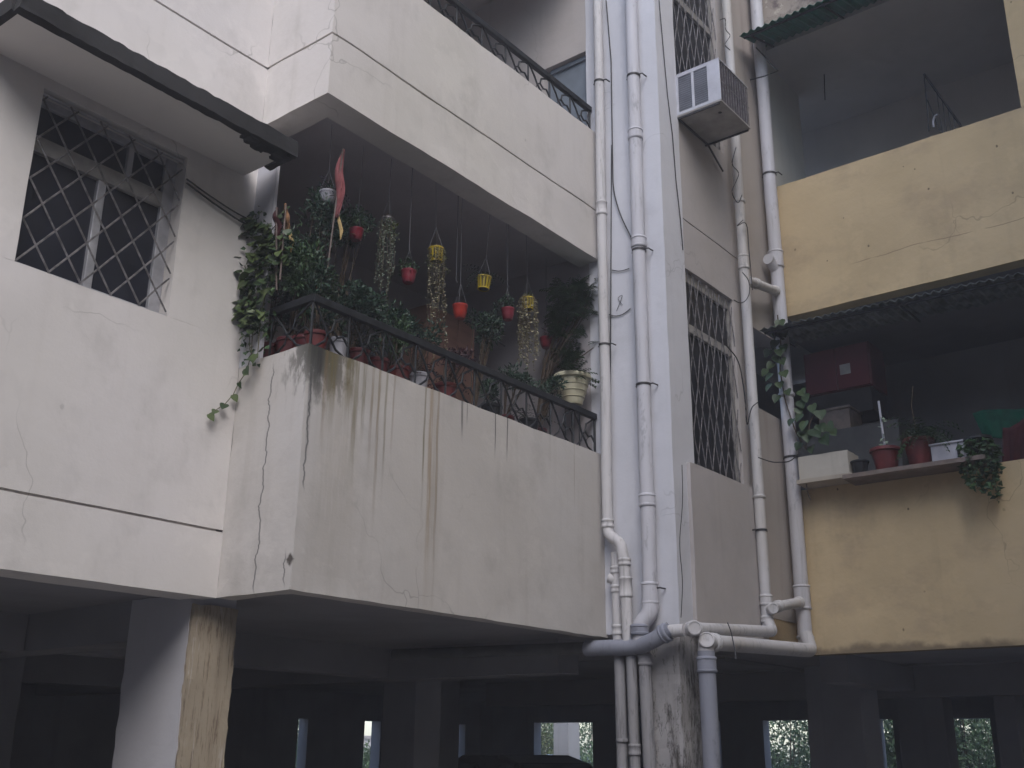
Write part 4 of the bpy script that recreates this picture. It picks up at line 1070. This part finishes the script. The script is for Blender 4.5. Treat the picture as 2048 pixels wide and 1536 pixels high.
# ------------------------------------------------------------------ lower ochre balcony contents
sh0 = on(0, 8.52, 1700, 965); zsh = 3.775
SB = thing('wall_shelf', 'brown board shelf on the ochre parapet carrying maroon pots', 'shelf', (8.6, 2.65, zsh-.04))
MB().gbox(8.42, YX+.06, 2.08, 3.20, zsh-.035, zsh, cell=.1, amp=.004).build('board', M_shelf, SB)
TR = thing('planter_trough', 'dirty white concrete trough beside the corner pipe', 'planter', (8.6, 3.4, 3.77))
MB().gbox(8.49, 8.74, 3.165, 3.60, 3.80, 4.0, cell=.06, amp=.004, edge=.004).build('trough', plaster('dirty_trough', (.46, .43, .38), streak=.4), TR)
MB().gbox(8.47, 8.76, 3.14, 3.62, 3.766, 3.80, cell=.06, amp=.003).build('lip', plaster('trough_lip', (.40, .35, .29), streak=.4), TR)
def ypot(label, px, py_bot, r, h, seed, plant, tilt=0, mat=None):
    b = on(0, 8.56, px, py_bot); rnd = random.Random(seed)
    R = thing('potted_plant', label, 'potted plant', (8.56, b.y, zsh), 'pots on the ochre balcony shelf')
    pot_mesh(r, r*.7, h, (8.56, b.y, zsh+.001)).build('pot', mat or M_terra, R)
    MB().lathe([(.001, h*.9), (r*.92, h*.9)], (8.56, b.y, zsh), 16).build('soil', M_dark, R)
    top = Vector((8.56, b.y, zsh+h*.92))
    if plant == 'stake':
        MB().tube([top, top+Vector((0, .01, .43))], .010, 6).build('stake', M_whitep, R)
        mb = MB()
        for k in range(14): leaf_quad(mb, top+Vector((0, .005, rnd.uniform(.05, .32))), (rnd.gauss(0, 1), rnd.gauss(0, 1), -.2), rdir(rnd), .045, .03)
        finish(mb, 'foliage', M_pearlg, R)
    elif plant == 'spill':
        f = fern(rnd, top+Vector((-.03, -.06, .02)), 46, .34, 1.6, .06, 9, .24); finish(f, 'foliage', M_lf, R)
        MB().tube([top, top+Vector((0, .02, .3)), top+Vector((0, -.01, .47))], .004, 5).build('stem', M_bark, R)
    elif plant == 'hang':
        mb, s2 = strands(rnd, top, r*1.2, 26, .15, .46, .06, .026, .5); s2.build('stems', M_bark, R); finish(mb, 'foliage', M_lf, R)
    return R
ypot('maroon pot with a white stake on the shelf', 1775, 945, .115, .20, 1, 'stake')
ypot('maroon pot with spilling green leaves on the shelf', 1842, 935, .115, .235, 2, 'spill')
ypot('black pot with grassy leaves hanging over the ochre parapet edge', 1962, 930, .10, .17, 3, 'hang', mat=M_iron)
ypot('small dark pot between the trough and the staked pot', 1722, 950, .07, .13, 4, None, mat=M_iron)
bx = on(0, 8.6, 1905, 925)
BX = thing('plastic_box', 'white plastic tub with a dark slot between the leafy pots', 'tub', (8.6, bx.y, zsh))
MB().gbox(8.52, 8.68, bx.y-.16, bx.y+.13, zsh+.001, zsh+.15, cell=.08, amp=.003).build('tub', M_whitep, BX)
MB().box(8.512, 8.5225, bx.y-.09, bx.y-.07, zsh+.03, zsh+.12).build('slot', M_iron, BX)
MB().box(8.505, 8.69, bx.y-.17, bx.y+.14, zsh+.15, zsh+.165).build('rim', M_whitep, BX, .003)
cb = [on(0, 9.35, *q) for q in ((1612, 795), (1735, 680))]
CB = thing('cabinet', 'dark maroon wall cabinet in the shaded lower ochre balcony', 'cabinet', (9.5, (cb[0].y+cb[1].y)/2, cb[0].z))
MB().box(9.37, 9.75, cb[1].y, cb[0].y, cb[0].z, cb[1].z).build('carcass', M_mar2, CB, .006)
MB().box(9.345, 9.366, cb[1].y+.01, (cb[0].y+cb[1].y)/2-.004, cb[0].z+.01, cb[1].z-.01).build('door', M_mar2, CB, .004)
MB().box(9.345, 9.366, (cb[0].y+cb[1].y)/2+.004, cb[0].y-.01, cb[0].z+.01, cb[1].z-.01).build('door', M_mar2, CB, .004)
pq = on(0, 9.34, 1690, 738); MB().box(9.340, 9.3435, pq.y-.05, pq.y+.05, pq.z-.05, pq.z+.05).build('sticker', M_acg, CB)
ck = [on(0, 9.1, *q) for q in ((1640, 868), (1698, 815))]
CK = thing('storage_crate', 'pale brown crate below the maroon cabinet', 'crate', (9.2, (ck[0].y+ck[1].y)/2, ck[0].z))
MB().box(9.1, 9.4, ck[1].y, ck[0].y, ck[0].z, ck[1].z).build('crate', M_shelf, CK, .006)
MB().box(9.09, 9.41, ck[1].y-.01, ck[0].y+.01, ck[1].z+.002, ck[1].z+.025).build('lid', M_shelf, CK, .004)
CT = thing('counter', 'dark counter under the maroon cabinet', 'counter', (9.3, 3.3, 2.6))
MB().box(9.05, 9.8, 2.9, 4.2, 2.6, ck[0].z-.002).build('counter', simple('dark_counter', (.06, .06, .06), .7), CT)
MB().box(9.37, 9.75, cb[1].y+.02, cb[0].y-.02, ck[1].z+.03, cb[0].z-.004).build('support_panel', simple('support_dark', (.03, .028, .03), .8), CT)
def drape(name, label, mat, quad, X, seed, amp=.02):
    R = thing(name, label, 'cloth', on(0, X, *quad[2])); n, k = 10, 24; vs_ = []; fs = []
    c = [on(0, X, *q) for q in quad]
    for i in range(n+1):
        for j in range(k+1):
            u, v = j/k, i/n; a = c[0].lerp(c[1], u); b = c[3].lerp(c[2], u); p = a.lerp(b, v)
            p.x += amp*math.sin(u*22+seed)*(.4+v); p.z += .03*math.sin(u*5+seed)*(1-v); vs_.append(p)
    for i in range(n):
        for j in range(k):
            q = i*(k+1)+j; fs.append((q, q+1, q+k+2, q+k+1))
    o = MB().add(vs_, fs, True).build('cloth', mat, R); sm = o.modifiers.new('thick', 'SOLIDIFY'); sm.thickness = .002
drape('shade_net', 'bright green net hung at the right edge of the ochre balcony', M_gcloth, [(1945, 832), (2090, 800), (2090, 872), (1968, 878)], 9.4, 1)
drape('hanging_cloth', 'dark maroon cloth hung below the green net', M_mcloth, [(2005, 850), (2080, 835), (2080, 945), (2005, 945)], 8.82, 4, .015)
fr_ = thing('clothes_rack', 'dark folding clothes rack in the upper ochre balcony', 'rack', on(0, 9.2, 1890, 260))
mb = MB()
a = on(0, 9.2, 1848, 148); b = on(0, 9.2, 1922, 252); mb.tube([a, b], .012, 6)
for t_ in (.35, .5, .65, .8): 
    p = a.lerp(b, t_); mb.tube([p, (p.x, p.y, 6.4)], .005, 5)
p = on(0, 9.2, 1855, 200); mb.tube([p, on(0, 9.2, 1880, 262)], .006, 5)
mb.tube([a, on(0, 9.2, 1858, 262)], .006, 5)
mb.build('frame', M_iron, fr_)
p = on(0, 9.15, 1866, 243); sc_ = thing('towel_hook', 'small white curved hook by the clothes rack', 'hook', p)
MB().tube([p+Vector((0, 0, -.06)), p, p+Vector((0, -.02, .045)), p+Vector((0, -.05, .06))], .010, 6).build('hook', M_whitep, sc_)
uc = thing('hanging_wire', 'thin dark cord hanging in the upper ochre balcony', 'cord', on(0, 9.54, 1650, 200))
MB().tube([Vector((9.54, on(0, 9.54, 1640, 55).y, 8.36)), on(0, 9.54, 1640, 55), on(0, 9.54, 1648, 140), on(0, 9.54, 1650, 200)], .006, 5).build('cord', M_wire, uc)

# ------------------------------------------------------------------ garden beyond the car park
def tree(label, x, y, h, r, seed, n=2600, lm=None, name='tree', L=.16):
    rnd = random.Random(seed); R = thing(name, label, 'tree', (x, y, 0), 'trees seen through the car park')
    th = h*.45
    MB().tube([(x, y, 0), (x+.05, y, th*.5), (x, y+.08, th), (x+.1, y, h*.75)], [r*.09, r*.07, r*.06, r*.03], 10).build('trunk', M_bark, R)
    mb, cs = bush(rnd, (x, y, h*.68), r, r, h*.36, n, L, .5, 16)
    lb = MB()
    for c, k in cs: lb.tube([(x, y, th), Vector((x, y, th)).lerp(c, .5)+Vector((0, 0, .1)), c], [r*.04, r*.025, r*.008], 6, False)
    lb.build('limbs', M_bark, R); finish(mb, 'crown', lm or M_lfb, R)
def shrub(label, x, y, h, r, seed, n=1800, lm=None):
    rnd = random.Random(seed); R = thing('shrub', label, 'shrub', (x, y, 0), 'shrubs behind the car park')
    mb, cs = bush(rnd, (x, y, h*.55), r, r, h*.5, n, .09, .5, 18)
    st = MB()
    for c, k in cs: st.tube([(x, y, 0), c], [.02, .006], 5, False)
    st.build('stems', M_bark, R); finish(mb, 'foliage', lm or M_lfb, R)
for (px, X_, h_, r_, sd, lm, lb) in (
        (1935, 17.8, 2.75, .75, 1, M_lfb, 'leafy shrub seen through the rightmost car park opening'),
        (1570, 18.5, 2.6, 1.0, 2, M_lf, 'dim shrub seen through the wide opening under the ochre wall'),
        (1770, 18.0, 2.6, .6, 3, M_lfb, 'shrub behind the narrow right-hand gap'),
        (1075, 20.0, 2.5, .8, 4, M_lfy, 'yellow-green shrub left of the pale column'),
        (1172, 20.5, 1.75, .7, 5, M_lfb, 'low shrub right of the pale column')):
    p = on(0, X_, px, 1490); shrub(lb, X_, p.y, h_, r_, sd, 4200, lm)
for (px, Y_, h_, r_, sd, lb) in ((608, 15.5, 2.6, .6, 6, 'shrub behind the leftmost slit of the car park'), (742, 16.5, 2.0, .6, 7, 'shrub behind the second slit of the car park')):
    p = on(1, Y_, px, 1490); shrub(lb, p.x, Y_, h_, r_, sd, 2600, M_lfb)
for (px, X_, h_, r_, sd, lb) in ((1085, 24.0, 4.2, 1.5, 21, 'broad bush far behind the pale column, on its left'), (1180, 23.0, 3.8, 1.2, 22, 'broad bush far behind the pale column, on its right'), (1600, 23.0, 4.0, 1.7, 23, 'broad bush far behind the wide opening'), (1930, 21.0, 4.0, 1.5, 24, 'broad bush far behind the rightmost opening')):
    p = on(0, X_, px, 1490); shrub(lb, X_, p.y, h_, r_, sd, 5200, M_lfb)
tree('tree far behind the right-hand openings', 25, 8.0, 6.5, 2.2, 11)
tree('tree far behind the pale column', 26, 18.5, 6.5, 2.2, 12)
tree('tree far behind the left slits', 17.5, 21, 6, 2.0, 13)
Wl = thing('boundary_wall', 'pale boundary wall beyond the car park', 'wall', (22, 20, 0))
MB().gbox(12, 30, 22.5, 22.7, 0, 1.9, cell=.5).build('wall', M_wall, Wl)
MB().gbox(11.95, 30, 22.45, 22.75, 1.9, 1.98, cell=.5).build('coping', M_taupe, Wl)

# ------------------------------------------------------------------ cars
def car(label, x, y, ang, body, seed=0):
    R = thing('parked_car', label, 'car', (x, y, 0)); R.rotation_euler.z = ang
    # local: length along X, built round origin, then parented without offset
    def lb(mb, name, mat, par=R, bevel=0):
        off = base_of(par); mb.v = [(a[0]+off.x, a[1]+off.y, a[2]+off.z) for a in mb.v]; return mb.build(name, mat, par, bevel)
    low = [(-2.0, .35), (-2.02, .62), (-1.95, .86), (-.95, .96), (1.75, .98), (1.98, .80), (2.0, .42), (1.9, .30), (-1.9, .28)]
    cab = [(-1.0, .95), (-.45, 1.46), (.0, 1.56), (1.05, 1.55), (1.55, 1.36), (1.82, .97)]
    def prism(prof, w0, w1, zref):
        mb = MB(); n = len(prof); vs_ = []
        for s_ in (-1, 1):
            for (px, pz) in prof:
                k = max(0, min(1, (pz-.95)/.6)); vs_.append((px, s_*(w0+(w1-w0)*k), pz))
        fs = [tuple(range(n)), tuple(range(2*n-1, n-1, -1))]+[(i, i+n, (i+1) % n+n, (i+1) % n) for i in range(n)]
        return mb.add(vs_, fs)
    lb(prism(low, .82, .82, 0), 'body', body, R, .06)
    lb(prism(cab, .76, .60, 1), 'cabin', body, R, .05)
    gm = M_glass
    for s_ in (-1, 1):
        for pr in ([(-.72, 1.0), (-.38, 1.40), (.22, 1.45), (.22, 1.0)], [(.30, 1.0), (.30, 1.45), (1.0, 1.43), (1.35, 1.22), (1.42, 1.0)]):
            vs_ = [(a, s_*(.768+(.607-.768)*max(0, (b-.95)/.6)), b) for a, b in pr]
            vs_ += [(a, y_-s_*.02, b) for a, y_, b in vs_]
            lb(MB().add(vs_, [(0, 1, 2, 3), (7, 6, 5, 4), (0, 4, 5, 1), (1, 5, 6, 2), (2, 6, 7, 3), (3, 7, 4, 0)]), 'window', gm)
        for wx in (-1.25, 1.25):
            wl = MB().lathe([(.18, -.1), (.29, -.1), (.31, -.06), (.31, .06), (.29, .1), (.18, .1)], (wx, s_*.74, .31), 22, Matrix.Rotation(math.pi/2, 3, 'X'))
            wo = lb(wl, 'wheel', M_iron)
            MB().lathe([(.001, .06), (.18, .08), (.18, -.08), (.001, -.06)], Vector((wx, s_*.74, .31))+base_of(R), 18, Matrix.Rotation(math.pi/2, 3, 'X')).build('rim', M_alum, wo)
        lb(MB().box(-2.02, -1.9, s_*.62-.12, s_*.62+.12, .62, .76), 'headlight', M_whitep, R, .03)
    ws = [(-.97, -.66, 1.0), (-.97, .66, 1.0), (-.49, .55, 1.43), (-.49, -.55, 1.43)]
    ws2 = [(1.80, -.66, 1.02), (1.80, .66, 1.02), (1.575, .55, 1.34), (1.575, -.55, 1.34)]
    for q in (ws, ws2):
        sg = -1 if q is ws else 1
        a = [(x_+sg*.015, y_, z_+.015) for x_, y_, z_ in q]; vs_ = a+[(x_-sg*.03, y_, z_-.02) for x_, y_, z_ in q]
        lb(MB().add(vs_, [(0, 1, 2, 3), (7, 6, 5, 4), (0, 4, 5, 1), (1, 5, 6, 2), (2, 6, 7, 3), (3, 7, 4, 0)]), 'windscreen', gm)
    return R
car('dark car parked inside the shaded car park', 12.6, 9.5, RAD(70), simple('dark_car_paint', (.02, .02, .024), .25, .3, .1))
car('pale blue car parked outside behind the pale column', 22.5, 15.8, RAD(115), simple('pale_car_paint', (.35, .45, .60), .25, .2, .1))

# ------------------------------------------------------------------ haze
hz = bpy.data.materials.new('haze_air'); hz.use_nodes = True; t_ = hz.node_tree
for nd in list(t_.nodes):
    if nd.type == 'BSDF_PRINCIPLED': t_.nodes.remove(nd)
pv_ = t_.nodes.new('ShaderNodeVolumePrincipled'); pv_.inputs['Color'].default_value = (.80, .80, .86, 1); pv_.inputs['Density'].default_value = .0095
t_.links.new(pv_.outputs[0], t_.nodes['Material Output'].inputs['Volume'])
o = MB().box(-40, 60, -40, 60, -1, 17.5).build('haze', hz); o['kind'] = 'stuff'
